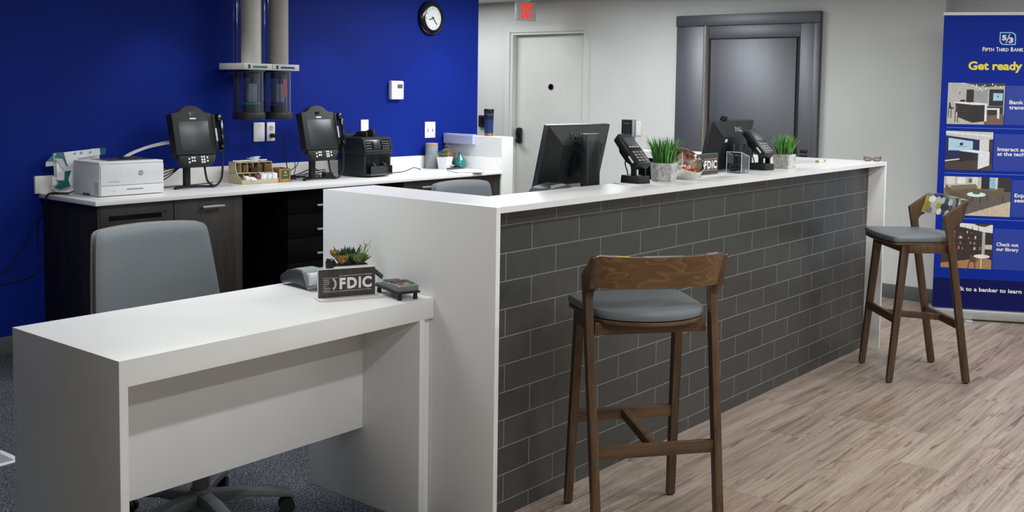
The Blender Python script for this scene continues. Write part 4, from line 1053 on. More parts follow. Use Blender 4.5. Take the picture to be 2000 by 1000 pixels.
gl = thing('eyeglasses', 'folded-open dark red eyeglasses lying at the far end of the counter', 'eyeglasses', (5.790, 2.185, H), math.radians(-70))
FRM = flat('maroon_frame', (84, 34, 42), .35, var=.1)
GS = Matrix.Scale(.72, 4) @ RX(.5)
m = M()
for sx in (-1, 1):
    pts = [(sx * .034 + .026 * math.cos(a) * 1.05, .0, .022 + .018 * math.sin(a)) for a in [2 * PI * i / 20 for i in range(20)]]
    m.tube(pts, .0028, 6, smooth=0, closed=True)
m.tube([(-.010, 0, .028), (0, -.003, .031), (.010, 0, .028)], .0024, 6); m.xf(T(0, 0, -.002) @ GS); m.build('rim', FRM, gl)
for sx in (-1, 1):
    l = M().prism(disc(.0, 3), 0, 0) if False else M().face([(sx * .034 + .026 * math.cos(2 * PI * i / 20), 0, .022 + .018 * math.sin(2 * PI * i / 20)) for i in range(20)]); l.xf(T(0, 0, -.002) @ GS); l.build('lens', LENS, gl)
    l = M().tube([(sx * .062, 0, .030), (sx * .062, .05, .018), (sx * .058, .095, -.012), (sx * .056, .125, -.045)], .0026, 6); l.xf(T(0, 0, -.002) @ GS); l.build('temple', BLKG, gl)

# ------------------------------------------------------------------ things on the low desk
tp = thing('payment_terminal', 'dark payment terminal with printer lying on the low desk', 'card terminal', (2.305, 2.845, HD), math.radians(-6))
body = [(-.085, .004), (-.085, .046), (-.070, .058), (-.01, .064), (.04, .055), (.085, .034), (.090, .014), (.080, .006), (.02, .014), (-.04, .012)]
M().prism(body, -.042, .042, 'x', bev=.006).build('body', flat('terminal_grey', (50, 53, 58), .45), tp)
m = M(); X = T(0, .030, .0545) @ RX(math.radians(-14))
for i in range(3):
    for j in range(4): m.box(-.030 + .021 * i, -.014 + .021 * i, -.024 + .015 * j, -.014 + .015 * j, -.002, .003, .001)
m.xf(X); m.build('key', WPLAS2, tp)
m = M().box(-.035, .035, -.04, .0, .0605, .0665, .003); m.build('display_bezel', GREYINK, tp)
m = M().prism([(-.088, .004), (-.108, .01), (-.108, .05), (-.088, .062), (-.055, .070), (-.055, .062)], -.044, .044, 'x', bev=.003); m.build('printer_cover', frosted('frosted_cover', (206, 212, 214), .35), tp)
M().cyl((-.036, -.083, .038), (.036, -.083, .038), .021, n=24).build('paper_roll', PAPER, tp)
kc = thing('binder_clip', 'small black clip standing between the payment terminal and succulents', 'clip', (2.300, 2.700, HD))
M().prism([(-.016, 0), (.016, 0), (.013, .05), (.018, .098), (.008, .112), (.0, .104), (-.010, .114), (-.016, .100), (-.011, .05)], -.008, .008, 'y', bev=.002).build('body', BLK, kc)
pl = thing('succulent_planter', 'low white planter of mixed succulents behind the sign on the low desk', 'plant', (2.372, 2.690, HD), math.radians(-23))
M().prism(rrect(-.064, .064, -.030, .030, .012), 0, .085, 'z', bev=.003).build('planter', WPLAS, pl)
M().prism(rrect(-.060, .060, -.026, .026, .010), .0852, .088, 'z').build('soil', flat('soil', (50, 38, 28), .9, var=.3), pl)
m = M(); rosette(m, (-.030, -.016, .090), .034, 4, 0, 0, .5, .55); rosette(m, (.024, -.014, .090), .036, 4, 0, 1, .5, .55); rosette(m, (-.050, .006, .112), .022, 3, 0, 2, .5, .4); rosette(m, (.054, .0, .092), .026, 3, 0, 1)
m.build('rosette', [SUCC, SUCA, SUCD], pl)
m = M(); rd = random.Random(6)
for k in range(34):
    a = rd.uniform(0, 6.28); e = rd.uniform(.75, 1.45); L = rd.uniform(.045, .066)
    d = Vector((math.cos(a) * math.cos(e) * 1.3, math.sin(a) * math.cos(e) * .6, math.sin(e))).normalized(); p = Vector((-.002 + rd.uniform(-.030, .030), rd.uniform(-.006, .014), .090))
    m.cyl(p, p + d * L * .55, .0034, .0048, n=6, mi=0).cyl(p + d * L * .55, p + d * L, .0048, .0006, n=6, mi=0)
m.build('spiky_leaves', [SUCB], pl)
m = M()
for k in range(22):
    z = .096 + .0028 * k; a = k * 2.4; x0 = .048 + .0007 * k
    m.tube([(x0, .006, z - .01), (x0 + .012 * math.cos(a), .006 + .012 * math.sin(a), z), (x0 + .022 * math.cos(a), .006 + .02 * math.sin(a), z + .010)], .0009, 5, smooth=3)
m.tube([(.046, .006, .086), (.054, .006, .120), (.064, .008, .152)], .0016, 6); m.build('feathery_sprig', flat('sprig_green', (152, 168, 96), .6, var=.1), pl)
pk = thing('pin_pad', 'grey pin pad on a small black stand beside the counter end panel', 'pin pad', (2.408, 2.490, HD), math.radians(-18))
m = M().prism([(-.088, .028), (-.088, .046), (-.060, .050), (.03, .044), (.088, .034), (.088, .028)], -.040, .034, 'x', bev=.003); b = m.build('body', flat('pin_pad_grey', (118, 122, 124), .45), pk)
m = M(); pal = [flat('key_red', (196, 70, 56), .5), flat('key_yellow', (206, 170, 66), .5), flat('key_green', (44, 120, 84), .5), DGREY]
for i in range(3):
    for j in range(4): m.box(-.030 + .021 * i, -.014 + .021 * i, -.070 + .018 * j, -.058 + .018 * j, .046, .0525, .001, mi=i if j == 0 else 3)
m.build('key', pal, b)
m = M().box(-.030, .024, .012, .05, .044, .0475, .001); m.build('display', SCREEN, b)
m = M().box(-.044, .038, -.092, .092, .021, .0285, .003); m.build('stand_plate', BLKM, pk)
for x in (-.030, .026):
    for y in (-.078, .078): M().cyl((x, y, .0), (x, y, .022), .008, .006, n=12).build('foot', BLKM, pk)
cd = thing('coiled_cord', 'black coiled cord running behind the desk sign to the pin pad', 'cord', (2.40, 2.62, HD))
m = M()
pth = [Vector(p) for p in ((-.045, .125, .042), (-.02, .09, .072), (.012, .05, .078), (.024, .0, .066), (.016, -.048, .050))]
pts = []; N = 150
for i in range(N + 1):
    u = i / N * (len(pth) - 1); k = min(int(u), len(pth) - 2); f = u - k; p = pth[k].lerp(pth[k + 1], f); a = i * .95
    pts.append(p + Vector((.006 * math.cos(a), 0, .006 * math.sin(a))))
m.tube(pts, .0024, 5, smooth=0); m.build('coil', RUBBER, cd)

# ------------------------------------------------------------------ task chairs
def chair(label, loc, rz):
    t = thing('task_chair', label, 'chair', loc, rz, 'grey task chairs')
    def bp(u, v):  # u across, v up
        z = .50 + .455 * v; hw = .249 + .003 * math.sin(PI * v) - .041 * v
        x = (2 * u - 1) * hw; y = .222 + .074 * v - .030 * (2 * u - 1) ** 2
        return x, y, z
    # rounded outline: sample a rounded rectangle in (u,v)
    def shell(y0, y1, inset, topc):
        m = M(); nu, nv = 30, 30
        def P(i, j, off):
            a = -1 + 2 * i / nu; b = -1 + 2 * j / nv
            # square to rounded-square map
            p = 20.0; k = 1.0
            n_ = (abs(a) ** p + abs(b) ** p) ** (1 / p); mx_ = max(abs(a), abs(b))
            if n_ > 1e-6: k = mx_ / n_
            a *= k * (1 - inset); b *= k * (1 - inset * .6)
            x, y, z = bp((a + 1) / 2, (b + 1) / 2)
            z += topc * (1 - a * a) * max(0, b)
            e = max(abs(-1 + 2 * i / nu), abs(-1 + 2 * j / nv)); r = .010 * max(0, (e - .86) / .14) ** 2
            return Vector((x, y + off + (r if off < (y0 + y1) / 2 else -r), z))
        a0 = len(m.v)
        for off in (y0, y1):
            for i in range(nu + 1):
                for j in range(nv + 1): m.v.append(P(i, j, off))
        L = (nu + 1) * (nv + 1); idx = lambda s, i, j: a0 + s * L + i * (nv + 1) + j
        for i in range(nu):
            for j in range(nv):
                m.f.append([idx(0, i, j), idx(0, i + 1, j), idx(0, i + 1, j + 1), idx(0, i, j + 1)]); m.mi.append(0)
                m.f.append([idx(1, i, j + 1), idx(1, i + 1, j + 1), idx(1, i + 1, j), idx(1, i, j)]); m.mi.append(0)
        ring = [(i, 0) for i in range(nu)] + [(nu, j) for j in range(nv)] + [(i, nv) for i in range(nu, 0, -1)] + [(0, j) for j in range(nv, 0, -1)]
        for k in range(len(ring)):
            p, q = ring[k], ring[(k + 1) % len(ring)]
            m.f.append([idx(0, *q), idx(0, *p), idx(1, *p), idx(1, *q)]); m.mi.append(0)
        return m
    shell(-.012, .016, .012, .010).build('back_cushion', GREYV if False else GREYF, t, smooth=50)
    shell(.014, .040, .0, .010).build('back_shell', GREYT, t, smooth=50)
    M().prism(rrect(-.24, .24, -.215, .24, .07), .445, .505, 'z', bev=.015).build('seat', GREYF, t)
    M().box(-.10, .10, -.08, .16, .405, .446, .01).prism([(.10, .41), (.27, .40), (.305, .46), (.312, .62), (.285, .62), (.28, .47), (.25, .425), (.10, .44)], -.035, .035, 'x', bev=.004).build('mechanism', GPLAS, t)
    M().cyl((0, 0, .10), (0, 0, .41), .028, n=20).cyl((0, 0, .05), (0, 0, .12), .040, .034, n=24).build('gas_column', GPLAS, t)
    for k in range(5):
        a = math.radians(-30 + 72 * k); c, s_ = math.cos(a), math.sin(a)
        m = M().prism([(.02, .062), (.02, .108), (.12, .106), (.26, .085), (.295, .074), (.297, .056), (.28, .056), (.15, .074)], -.022, .022, 'y', bev=.007); m.xf(RZ(a))
        lg_ = m.build('base_leg', GPLAS, t)
        m = M().cyl((.275, -.020, .026), (.275, -.004, .026), .026, n=20).cyl((.275, .004, .026), (.275, .020, .026), .026, n=20).cyl((.275, -.006, .03), (.275, .006, .03), .02, n=16).cyl((.285, 0, .03), (.285, 0, .06), .008, n=10); m.xf(RZ(a)); m.build('caster', BLKM, lg_)
    return t
ch1 = chair('light grey task chair drawn up to the low white desk', (1.950, 2.930, 0), 0)
ch2 = dup(ch1, (3.995, 3.385, 0), 0, 'grey task chair behind the tall counter, only its back top showing')

# ------------------------------------------------------------------ bar stools
SEATV = flat('stool_grey_vinyl', (112, 118, 122), .42, var=.03, scale=200)
WALB = NT('walnut_figured')
v = WALB.coord((.55, 1, 1.5)); nz = WALB.noise(v, 7.5, 2, .45, .35); sn = WALB.add('ShaderNodeMath', operation='MULTIPLY'); WALB.link(nz, sn.inputs[0]); sn.inputs[1].default_value = 11
fc_ = WALB.add('ShaderNodeMath', operation='FRACT'); WALB.link(sn.outputs[0], fc_.inputs[0])
fine = WALB.noise(WALB.coord((.08, 1, 1)), 160, 3)
cA = WALB.ramp(fc_.outputs[0], [(0, (128, 94, 58)), (.09, (134, 99, 62)), (.2, (94, 66, 39)), (.75, (106, 76, 46)), (1, (114, 83, 51))])
WALB.base(WALB.mix(.25, cA, WALB.ramp(fine, [(.3, (76, 53, 32)), (.7, (126, 94, 60))]))); WALB.b.inputs['Roughness'].default_value = .4; WALB = WALB.m
def stool(label, loc, rz):
    t = thing('bar_stool', label, 'bar stool', loc, rz, 'walnut bar stools at the counter')
    for s in (-1, 1):
        m = M()  # front leg: foot forward, top under the seat
        A0, B0 = Vector((s * .190, .192, .006)), Vector((s * .178, .132, .695))
        def quadleg(A, B, wa, wb, da, db):
            a = len(m.v)
            for P, w, d in ((A, wa, da), (B, wb, db)):
                for x, y in ((-w, -d), (w, -d), (w, d), (-w, d)): m.v.append(P + Vector((x, y, 0)))
            for q in ((0, 3, 2, 1), (4, 5, 6, 7), (0, 1, 5, 4), (1, 2, 6, 5), (2, 3, 7, 6), (3, 0, 4, 7)): m.f.append([a + i for i in q]); m.mi.append(0)
        quadleg(A0, B0, .0125, .014, .014, .019)
        lg_ = m.build('leg', WAL, t)
        M().cyl((A0.x, A0.y, 0), (A0.x, A0.y, .007), .011, n=14).build('glide', RUBBER, lg_)
    for s in (-1, 1):
        # rear leg runs on up into the flared back bracket
        prof = [(-.212, .006), (-.178, .006), (-.068, .70), (-.042, .846), (-.152, .922), (-.158, .917), (-.132, .816), (-.102, .798), (-.092, .78), (-.104, .70)]
        m = M().prism(prof, -.013, .013, 'x', bev=.002)
        for p in m.v: p.x += s * (.205 + .010 * p.z / .9)
        lg_ = m.build('leg', WAL, t)
        M().cyl((s * .205, -.195, 0), (s * .205, -.195, .007), .011, n=14).build('glide', RUBBER, lg_)
    # seat
    out = []
    for i in range(13): u = -1 + 2 * i / 12; out.append((.190 * u, .203 + .020 * (1 - u * u)))
    out += [(.203, .192), (.207, .172), (.198, .0), (.190, -.055)]
    for i in range(17): u = 1 - 2 * i / 16; out.append((.180 * u, -.085 - .090 * (1 - u * u) ** .8))
    out += [(-.190, -.055), (-.198, .0), (-.207, .172), (-.203, .192)]
    M().prism(out, .709, .741, 'z', bev=.012).build('seat_pad', SEATV, t)
    M().prism([(x * .985, y * .985) for x, y in out], .696, .708, 'z', bev=.002).build('seat_board', WALX, t)
    M().box(-.19, .19, -.085, -.065, .655, .697, .002).build('seat_rail', WALX, t)
    M().box(-.176, .176, .120, .142, .655, .697, .002).build('seat_rail', WALX, t)
    for s in (-1, 1): M().box(s * .186 - .011, s * .186 + .011, -.066, .122, .655, .697, .002).build('seat_rail', WAL, t)
    # footrests
    zf = .318; zr = .294
    def yf(z): return .192 + (.132 - .192) * (z - .006) / .69
    def yr(z): return -.195 + (.109) * (z - .006) / .69
    M().box(-.172, .172, yf(zf) - .011, yf(zf) + .011, zf - .020, zf + .020, .002).build('stretcher', WALX, t)
    M().box(-.196, .196, yr(zr) - .011, yr(zr) + .011, zr - .020, zr + .020, .002).build('stretcher', WALX, t)
    m = M().prism([(yr(zr) + .010, zr - .016), (yf(zf) - .010, zf - .016), (yf(zf) - .010, zf + .016), (yr(zr) + .010, zr + .016)], -.013, .013, 'x', bev=.002); m.build('stretcher', WAL, t)
    # curved back board and padded front
    def bk(u, v, off):
        a = 2 * u - 1; x = .221 * a
        z = .818 + (.925 - .818) * v
        rnd = max(0, abs(a) - .9) / .1
        y = -.120 - .034 * v - .050 * (1 - abs(a) ** 3.2)
        if rnd > 0: z = z - .010 * rnd ** 2 * v
        z += -.004 * (1 - a * a) * v
        return Vector((x * (1 - off * .3), y + off, z))
    def slab(o0, o1, u0, u1, v0, v1):
        m = M(); nu, nv = 28, 4; a0 = 0
        for o in (o0, o1):
            for i in range(nu + 1):
                for j in range(nv + 1): m.v.append(bk(u0 + (u1 - u0) * i / nu, v0 + (v1 - v0) * j / nv, o))
        L = (nu + 1) * (nv + 1); ix = lambda s, i, j: s * L + i * (nv + 1) + j
        for i in range(nu):
            for j in range(nv):
                m.f.append([ix(0, i, j), ix(0, i + 1, j), ix(0, i + 1, j + 1), ix(0, i, j + 1)]); m.f.append([ix(1, i, j + 1), ix(1, i + 1, j + 1), ix(1, i + 1, j), ix(1, i, j)]); m.mi += [0, 0]
        ring = [(i, 0) for i in range(nu)] + [(nu, j) for j in range(nv)] + [(i, nv) for i in range(nu, 0, -1)] + [(0, j) for j in range(nv, 0, -1)]
        for k in range(len(ring)): p, q = ring[k], ring[(k + 1) % len(ring)]; m.f.append([ix(0, *q), ix(0, *p), ix(1, *p), ix(1, *q)]); m.mi.append(0)
        return m
    slab(0, .013, 0, 1, 0, 1).build('backrest', WALB, t, smooth=40)
    slab(.012, .034, .05, .95, .02, 1.0).build('back_pad', HEX, t, smooth=40)
    return t
st1 = stool('walnut bar stool seen from behind, at the near end of the tiled counter', (2.910, 1.851, 0), math.radians(-37.5))
st2 = dup(st1, (5.44, 1.805, 0), math.radians(41.4), 'walnut bar stool with colourful hexagon back pad beside the banner')

# ------------------------------------------------------------------ roll-up banner
ba = thing('rollup_banner', 'tall blue roll-up bank banner with four photographs by the off-white wall', 'banner', (6.9, 2.172, 0), math.atan2(-.903, .43))
BB = flat('banner_blue', (12, 44, 152), .5, var=.02, scale=3, spec=.12); BN = flat('banner_navy', (16, 22, 84), .5, var=.02, scale=3, spec=.12)
W = .80
M().box(0, W, 0, .003, .268, 1.962).build('blue_panel', BB, ba); M().box(0, W, 0, .003, .06, .268).build('navy_panel', BN, ba)
M().box(-.006, W + .006, -.008, .012, 1.954, 1.974, .003).build('top_rail', WPLAS, ba)
M().box(-.014, W + .014, -.035, .05, .012, .072, .006).build('cassette', SATIN, ba)
for x in (.19, .60): M().prism([(x, -.10), (x + .05, -.10), (x + .05, .12), (x, .12)], 0, .010, 'z', bev=.002).build('foot', SATIN, ba)
M().cyl((W / 2, .03, .07), (W / 2, .01, 1.955), .009, n=12).build('support_pole', SATIN, ba)
WHT = emit('banner_white', (226, 230, 236), .0); YEL = flat('banner_yellow', (236, 222, 60), .5, var=.01); PALE = flat('banner_pale_blue', (96, 130, 200), .5, var=.01); GHOST = flat('banner_ghost', (30, 58, 156), .45, var=.04)
y = -.0012
m = M()
m.text('Fifth Third Bank', .2365, 1.728, y, h=.0, w=.0) if False else None
for wd, x0, x1 in (('F', .2365, .250), ('IFTH', .252, .304), ('T', .317, .332), ('HIRD', .334, .390), ('B', .4025, .418), ('ANK', .420, .478)):
    m.text(wd, x0, 1.728, y, h=.0265 if len(wd) == 1 else .021, w=x1 - x0, bold=.028)
for s_, x0, z0_, w_, h_ in (('Bank and', .409, 1.396, .150, .024), ('transact', .409, 1.364, .135, .024), ('Interact and', .352, 1.098, .190, .024), ('at the tech table', .352, 1.068, .245, .024), ('Enjoy', .465, .806, .090, .024), ('seating', .465, .775, .110, .024), ('Check out', .372, .490, .130, .023), ('our library', .372, .459, .132, .023), ('Talk to a banker to learn more', .118, .190, .520, .026)):
    m.text(s_, x0, z0_, y, h=h_, w=w_, bold=.022)
m.build('lettering', SILK, ba)
m = M().text('Get ready', .157, 1.612, y, h=.052, w=.318, bold=.035); m.build('headline', YEL, ba)
m = M()
# shield emblem: rounded outline with 5/3 inside
def ringpoly(o, i, yy, mi):
    n = len(o)
    for k in range(n): q = (k + 1) % n; m.face([(o[k][0], yy, o[k][1]), (o[q][0], yy, o[q][1]), (i[q][0], yy, i[q][1]), (i[k][0], yy, i[k][1])], mi)
def shield(x0, x1, z0_, z1_, r):
    pts = []
    for cx, cz, a0, rr in ((x1 - r, z1_ - r, 0, r), (x0 + .004, z1_ - .004, PI / 2, .004), (x0 + r, z0_ + r, PI, r), (x1 - .004, z0_ + .004, 1.5 * PI, .004)):
        for i in range(7): t_ = a0 + PI / 2 * i / 6; pts.append((cx + rr * math.cos(t_), cz + rr * math.sin(t_)))
    return pts
ringpoly(shield(.334, .430, 1.768, 1.848, .028), shield(.340, .424, 1.774, 1.842, .025), y, 1)
m.text('5', .348, 1.798, y, h=.032, w=.027, bold=.05); m.text('3', .388, 1.783, y, h=.032, w=.027, bold=.05)
m.face([(.370, y, 1.780), (.376, y, 1.780), (.396, y, 1.836), (.390, y, 1.836)], 0)
m.build('emblem', [SILK, flat('emblem_pale', (150, 214, 236), .5)], ba)
m = M()
for z_ in (1.240, .948, .657): m.box(.042, W - .04, y, .0, z_ - .0015, z_ + .0015)
m.build('divider_line', PALE, ba)
m = M()
for x0, x1, z0_, z1_ in ((.385, W - .04, 1.265, 1.512), (.33, W - .04, .970, 1.205), (.447, W - .04, .68, .915), (.352, W - .04, .338, .60)): m.box(x0, x1, -.0004, .0, z0_, z1_)
m.build('ghost_panel', GHOST, ba)
# four printed photographs of rooms
PC = {}
def pm(c):
    k = 'print_%d_%d_%d' % c
    return flat(k, c, .5, var=.05, scale=60)
def photo(x0, x1, z0_, z1_, shapes):
    mats = []; m = M(); keys = {}
    for n, (c, pts) in enumerate(shapes):
        if c not in keys: keys[c] = len(mats); mats.append(pm(c))
        yy = -.0010 - .00012 * n
        m.face([(x0 + (x1 - x0) * u, yy, z1_ - (z1_ - z0_) * v_) for u, v_ in pts][::-1], keys[c])
    m.build('photograph', mats, ba, smooth=0)
R_ = lambda a, b, c, d: [(a, c), (b, c), (b, d), (a, d)]
def ell(cx, cy, rx_, ry_, n=18): return [(cx + rx_ * math.cos(2 * PI * i / n), cy + ry_ * math.sin(2 * PI * i / n)) for i in range(n)]
# 1 counter with stools and pendant lamps
DK = (42, 38, 38); LG = (206, 206, 204); MG = (150, 152, 156)
sh = [((188, 188, 182), R_(0, 1, 0, 1)), ((196, 188, 176), [(0, .72), (.45, .72), (1, .78), (1, 1), (0, 1)]), ((60, 58, 58), [(.3, 0), (1, 0), (1, .06), (.62, .1)]), (DK, R_(.33, .46, .16, .5)), ((158, 160, 166), [(.46, .2), (.7, .16), (.7, .52), (.46, .52)]), ((34, 32, 38), R_(.73, .98, .15, .55)), ((176, 208, 232), R_(.80, .965, .24, .42)), ((40, 60, 110), R_(.87, .895, .30, .34)),
      ((48, 44, 44), R_(.70, .98, .56, .75)), ((118, 92, 84), [(.72, .76), (1, .76), (1, 1), (.66, 1), (.66, .86)]), (DK, [(.14, .49), (.45, .53), (.45, .96), (.2, .83)]), ((40, 36, 36), [(.45, .53), (.66, .53), (.66, .92), (.45, .96)]), ((238, 238, 238), [(.10, .46), (.36, .46), (.70, .49), (.70, .53), (.45, .53), (.12, .49)]), ((236, 236, 236), R_(.66, .70, .50, .92)), ((240, 240, 240), [(.70, .60), (.92, .60), (.92, .64), (.70, .64)]), ((232, 232, 232), [(.88, .62), (.92, .62), (.92, .86), (.88, .84)]), ((44, 40, 40), [(.71, .65), (.88, .65), (.88, .76), (.71, .78)]),
      ((70, 48, 38), [(.15, .56), (.19, .56), (.19, .66), (.36, .68), (.36, .71), (.15, .70)]), ((70, 48, 38), R_(.14, .152, .68, .94)), ((70, 48, 38), R_(.185, .197, .7, .96)), ((70, 48, 38), R_(.29, .30, .7, .88)), ((70, 48, 38), R_(.34, .35, .7, .92)), ((50, 34, 30), [(.03, .48), (.05, .48), (.07, .6), (.12, .6), (.12, .63), (.03, .62)]), ((50, 34, 30), R_(.02, .03, .6, .84)), ((50, 34, 30), R_(.065, .075, .62, .86)), ((30, 30, 30), ell(.27, .43, .05, .025)), ((30, 30, 30), ell(.38, .45, .05, .02)), ((40, 40, 40), ell(.21, .24, .012, .014))]
for i, (u, v_) in enumerate(((.27, .02), (.43, .06), (.5, .05), (.495, .1), (.56, .14), (.61, .08), (.645, .06), (.66, .13), (.60, .18), (.78, .03), (.83, .07), (.92, .1))): sh.append(((252, 250, 244), ell(u, v_, .012, .022, 8)))
photo(.041, .380, 1.263, 1.527, sh)
# 2 table by a wall screen
sh = [((46, 42, 42), R_(0, 1, 0, 1)), ((206, 206, 204), [(0, 0), (1, .02), (1, .2), (.72, .22), (0, .12)]), ((232, 232, 230), [(.0, .02), (1, .1), (1, .14), (0, .06)]), ((24, 28, 84), [(0, .14), (.72, .22), (.72, .6), (0, .78)]), ((180, 212, 230), [(.06, .18), (.58, .26), (.58, .50), (.06, .50)]), ((30, 50, 96), R_(.30, .37, .30, .37)), ((90, 120, 150), R_(.22, .46, .395, .405)), ((220, 218, 214), [(.72, .22), (.92, .2), (.92, .56), (.72, .52)]), ((60, 50, 48), R_(.92, 1, .26, .52)), ((210, 210, 206), [(0, .75), (.32, .70), (.32, .73), (0, .79)]), ((70, 58, 50), [(0, .8), (.7, .74), (1, .8), (1, 1), (0, 1)]),
      ((28, 26, 30), R_(.31, .4, .54, .78)), ((34, 30, 34), R_(.42, .5, .54, .74)), ((30, 28, 30), R_(.52, .58, .54, .7)), ((236, 238, 238), [(.3, .49), (.62, .48), (.94, .52), (.94, .55), (.7, .56), (.3, .51)]), ((226, 230, 236), [(.70, .55), (.94, .53), (.94, .86), (.70, .97)])]
photo(.041, .323, .969, 1.220, sh)
# 3 lounge seating
SO = (104, 92, 70)
sh = [((118, 108, 102), R_(0, 1, 0, 1)), ((196, 192, 184), R_(0, .56, 0, .3)), ((222, 222, 220), R_(.04, .16, .0, .2)), ((236, 236, 236), R_(.2, .32, .02, .18)), ((60, 120, 100), R_(.37, .42, .05, .15)), ((226, 222, 212), R_(.42, .5, 0, .28)), ((36, 34, 36), R_(.56, .70, 0, .3)), ((150, 190, 214), R_(.68, .78, 0, .28)), ((220, 214, 204), R_(.77, .80, 0, .3)), ((50, 44, 46), R_(.81, 1, 0, .36)), ((98, 90, 88), [(0, .5), (.5, .32), (1, .38), (1, .62), (.36, .95), (0, .95)]), ((204, 186, 162), [(.34, .98), (1, .6), (1, 1), (.3, 1)]),
      (SO, [(.02, .2), (.1, .3), (.5, .22), (.5, .3), (.58, .34), (.5, .4), (.1, .46), (.04, .4)]), ((128, 114, 90), [(.10, .24), (.48, .18), (.50, .28), (.12, .36)]), ((92, 80, 62), [(.08, .42), (.24, .42), (.32, .5), (.44, .6), (.42, .72), (.3, .76), (.05, .66)]), (SO, [(.80, .26), (.9, .26), (.9, .48), (.86, .56), (.66, .5), (.66, .42), (.78, .42)]), ((40, 36, 34), R_(.65, .662, .48, .6)), ((40, 36, 34), R_(.88, .892, .5, .62)), ((232, 236, 230), ell(.49, .45, .14, .065, 22)), ((70, 110, 80), ell(.49, .41, .06, .035)), ((40, 36, 34), R_(.43, .442, .5, .62)), ((40, 36, 34), R_(.55, .562, .5, .66))]
photo(.041, .442, .678, .927, sh)
# 4 library shelves
sh = [((58, 42, 38), R_(0, 1, 0, 1)), ((226, 226, 224), [(.35, 0), (1, .02), (1, .2), (.82, .18), (.35, .08)]), ((60, 54, 56), [(.62, .0), (.96, .02), (.84, .07), (.7, .05)]), ((176, 176, 178), [(.80, .18), (.86, .18), (.86, .72), (.80, .7)]), ((46, 38, 36), R_(.86, 1, .2, .62)), ((206, 196, 180), R_(.86, 1, .46, .56)), ((172, 128, 84), [(0, .9), (.35, .84), (.85, .74), (1, .8), (1, 1), (0, 1)])]
rd = random.Random(12)
for u0 in (.14, .30, .46, .60, .72): sh.append(((40, 28, 26), R_(u0 - .006, u0 + .006, .08, .84)))
for v_ in (.22, .34, .46, .58): sh.append(((82, 64, 58), R_(.02, .8, v_, v_ + .012)))
for k in range(26):
    u = rd.choice((.05, .18, .22, .34, .40, .50, .56, .64, .76)) + rd.uniform(-.02, .02); v_ = rd.choice((.22, .34, .46, .58)); h_ = rd.uniform(.03, .075); w_ = rd.uniform(.015, .05)
    sh.append((rd.choice(((206, 200, 194), (222, 220, 216), (170, 150, 140), (150, 146, 146), (190, 92, 104))), R_(u, min(u + w_, .79), v_ - h_, v_)))
sh += [((92, 64, 42), [(.56, .70), (.60, .69), (.70, .80), (.70, .84), (.58, .84)]), ((80, 54, 36), [(.56, .84), (.575, .84), (.55, .99), (.535, .99)]), ((80, 54, 36), [(.66, .84), (.675, .84), (.69, .98), (.675, .98)]), ((236, 230, 220), ell(.80, .72, .16, .045, 22)), ((226, 220, 212), R_(.785, .805, .74, .99))]
photo(.041, .346, .336, .628, sh)

# ------------------------------------------------------------------ floor vent by the desk
fv = thing('floor_vent', 'white-rimmed floor vent in the carpet beside the low desk', 'vent', (1.70, 4.01, 0), .03)
M().box(-.14, .14, -.085, .085, 0, .006, .002).build('rim', WPLAS, fv)
m = M()
for k in range(9): m.box(-.115, .115, -.062 + .0145 * k, -.056 + .0145 * k, .006, .0085)
m.build('grille', GREYINK, fv)

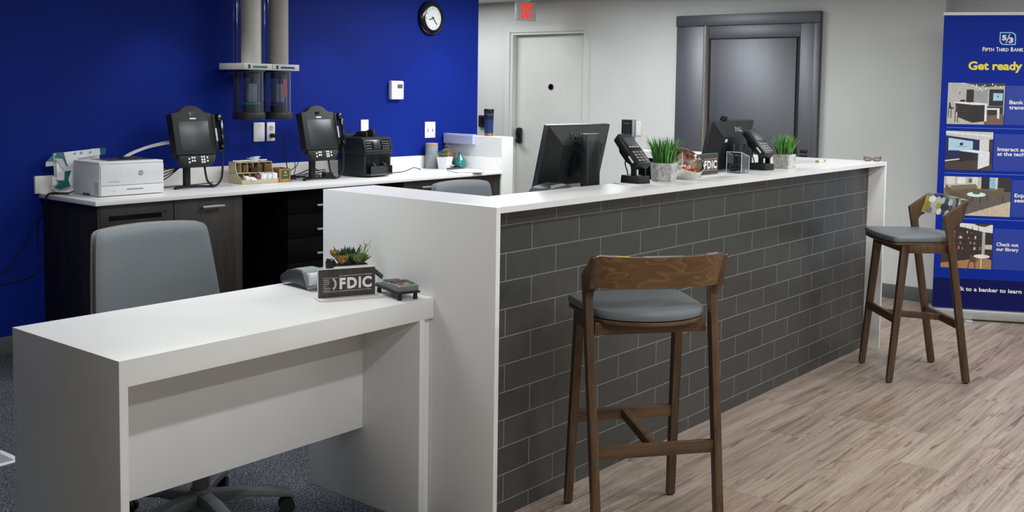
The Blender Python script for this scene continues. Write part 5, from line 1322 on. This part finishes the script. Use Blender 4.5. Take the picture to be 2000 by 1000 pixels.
# ------------------------------------------------------------------ light
def area(x, y, z, sx, sy, e, col=(1, .975, .94), rot=(0, 0, 0)):
    l = bpy.data.lights.new('ceiling_or_fill_light', 'AREA'); l.shape = 'RECTANGLE'; l.size = sx; l.size_y = sy; l.energy = e; l.color = col
    o = bpy.data.objects.new('ceiling_or_fill_light', l); COL.objects.link(o); o.location = (x, y, z); o.rotation_euler = rot; return o
zl = CEIL - .02
LK = 1.55; COOL = (.96, .985, 1)
for x, y, e in ((1.9, .53, 15), (1.9, -.6, 15), (4.1, .53, 15), (4.1, -.6, 14), (6.1, .53, 14), (6.1, -.6, 13)):
    area(x, y, zl, .9, .10, e * LK, COOL)
for x, y, e in ((2.05, 3.35, 17), (4.4, 3.6, 18), (5.9, 4.4, 29), (-.4, 4.2, 1.5)):  # the one nearest the door wall is added to brighten that wall
    area(x, y, zl, 1.1, .55, e * LK, COOL)
area(6.6, 6.5, zl, .5, .9, 19, COOL); area(5.5, 1.7, zl, .9, .3, 9 * LK, COOL)  # the latter is an added fill, brightening the door wall from the front
def spot(x, y, e, ang=95):
    l = bpy.data.lights.new('downlight', 'SPOT'); l.energy = e; l.spot_size = math.radians(ang); l.spot_blend = .6; l.shadow_soft_size = .06; l.color = (1, .96, .9)
    o = bpy.data.objects.new('downlight', l); COL.objects.link(o); o.location = (x, y, zl); return o
for x in (3.4, 4.66, 5.78): spot(x, 5.18, 20, 85)
w = bpy.data.worlds.new('room_ambience'); SC.world = w; w.use_nodes = True
w.node_tree.nodes['Background'].inputs[0].default_value = (.8, .86, 1, 1); w.node_tree.nodes['Background'].inputs[1].default_value = .36

# ------------------------------------------------------------------ camera
F, CXP, CYP, YAW, PIT, ROL, CH = 2047.683, 1037.62, 324.377, 38.7121, 4.0537, .853, 1.4288
y_, p_, r_ = map(math.radians, (YAW, PIT, ROL))
fw = Vector((math.cos(y_) * math.cos(p_), math.sin(y_) * math.cos(p_), -math.sin(p_)))
rt = Vector((math.sin(y_), -math.cos(y_), 0)); up = rt.cross(fw)
r2 = rt * math.cos(r_) + up * math.sin(r_); u2 = -rt * math.sin(r_) + up * math.cos(r_)
cam = bpy.data.cameras.new('camera'); co = bpy.data.objects.new('camera', cam); COL.objects.link(co)
co.matrix_world = Matrix(((r2.x, u2.x, -fw.x, 0), (r2.y, u2.y, -fw.y, 0), (r2.z, u2.z, -fw.z, CH), (0, 0, 0, 1)))
cam.sensor_fit = 'HORIZONTAL'; cam.sensor_width = 36; cam.lens = F / 2000 * 36
cam.shift_x = -(CXP - 1000) / 2000; cam.shift_y = (CYP - 500) / 2000; cam.clip_start = .05
SC.camera = co
SC.view_settings.view_transform = 'Standard'; SC.view_settings.look = 'None'; SC.view_settings.exposure = 0
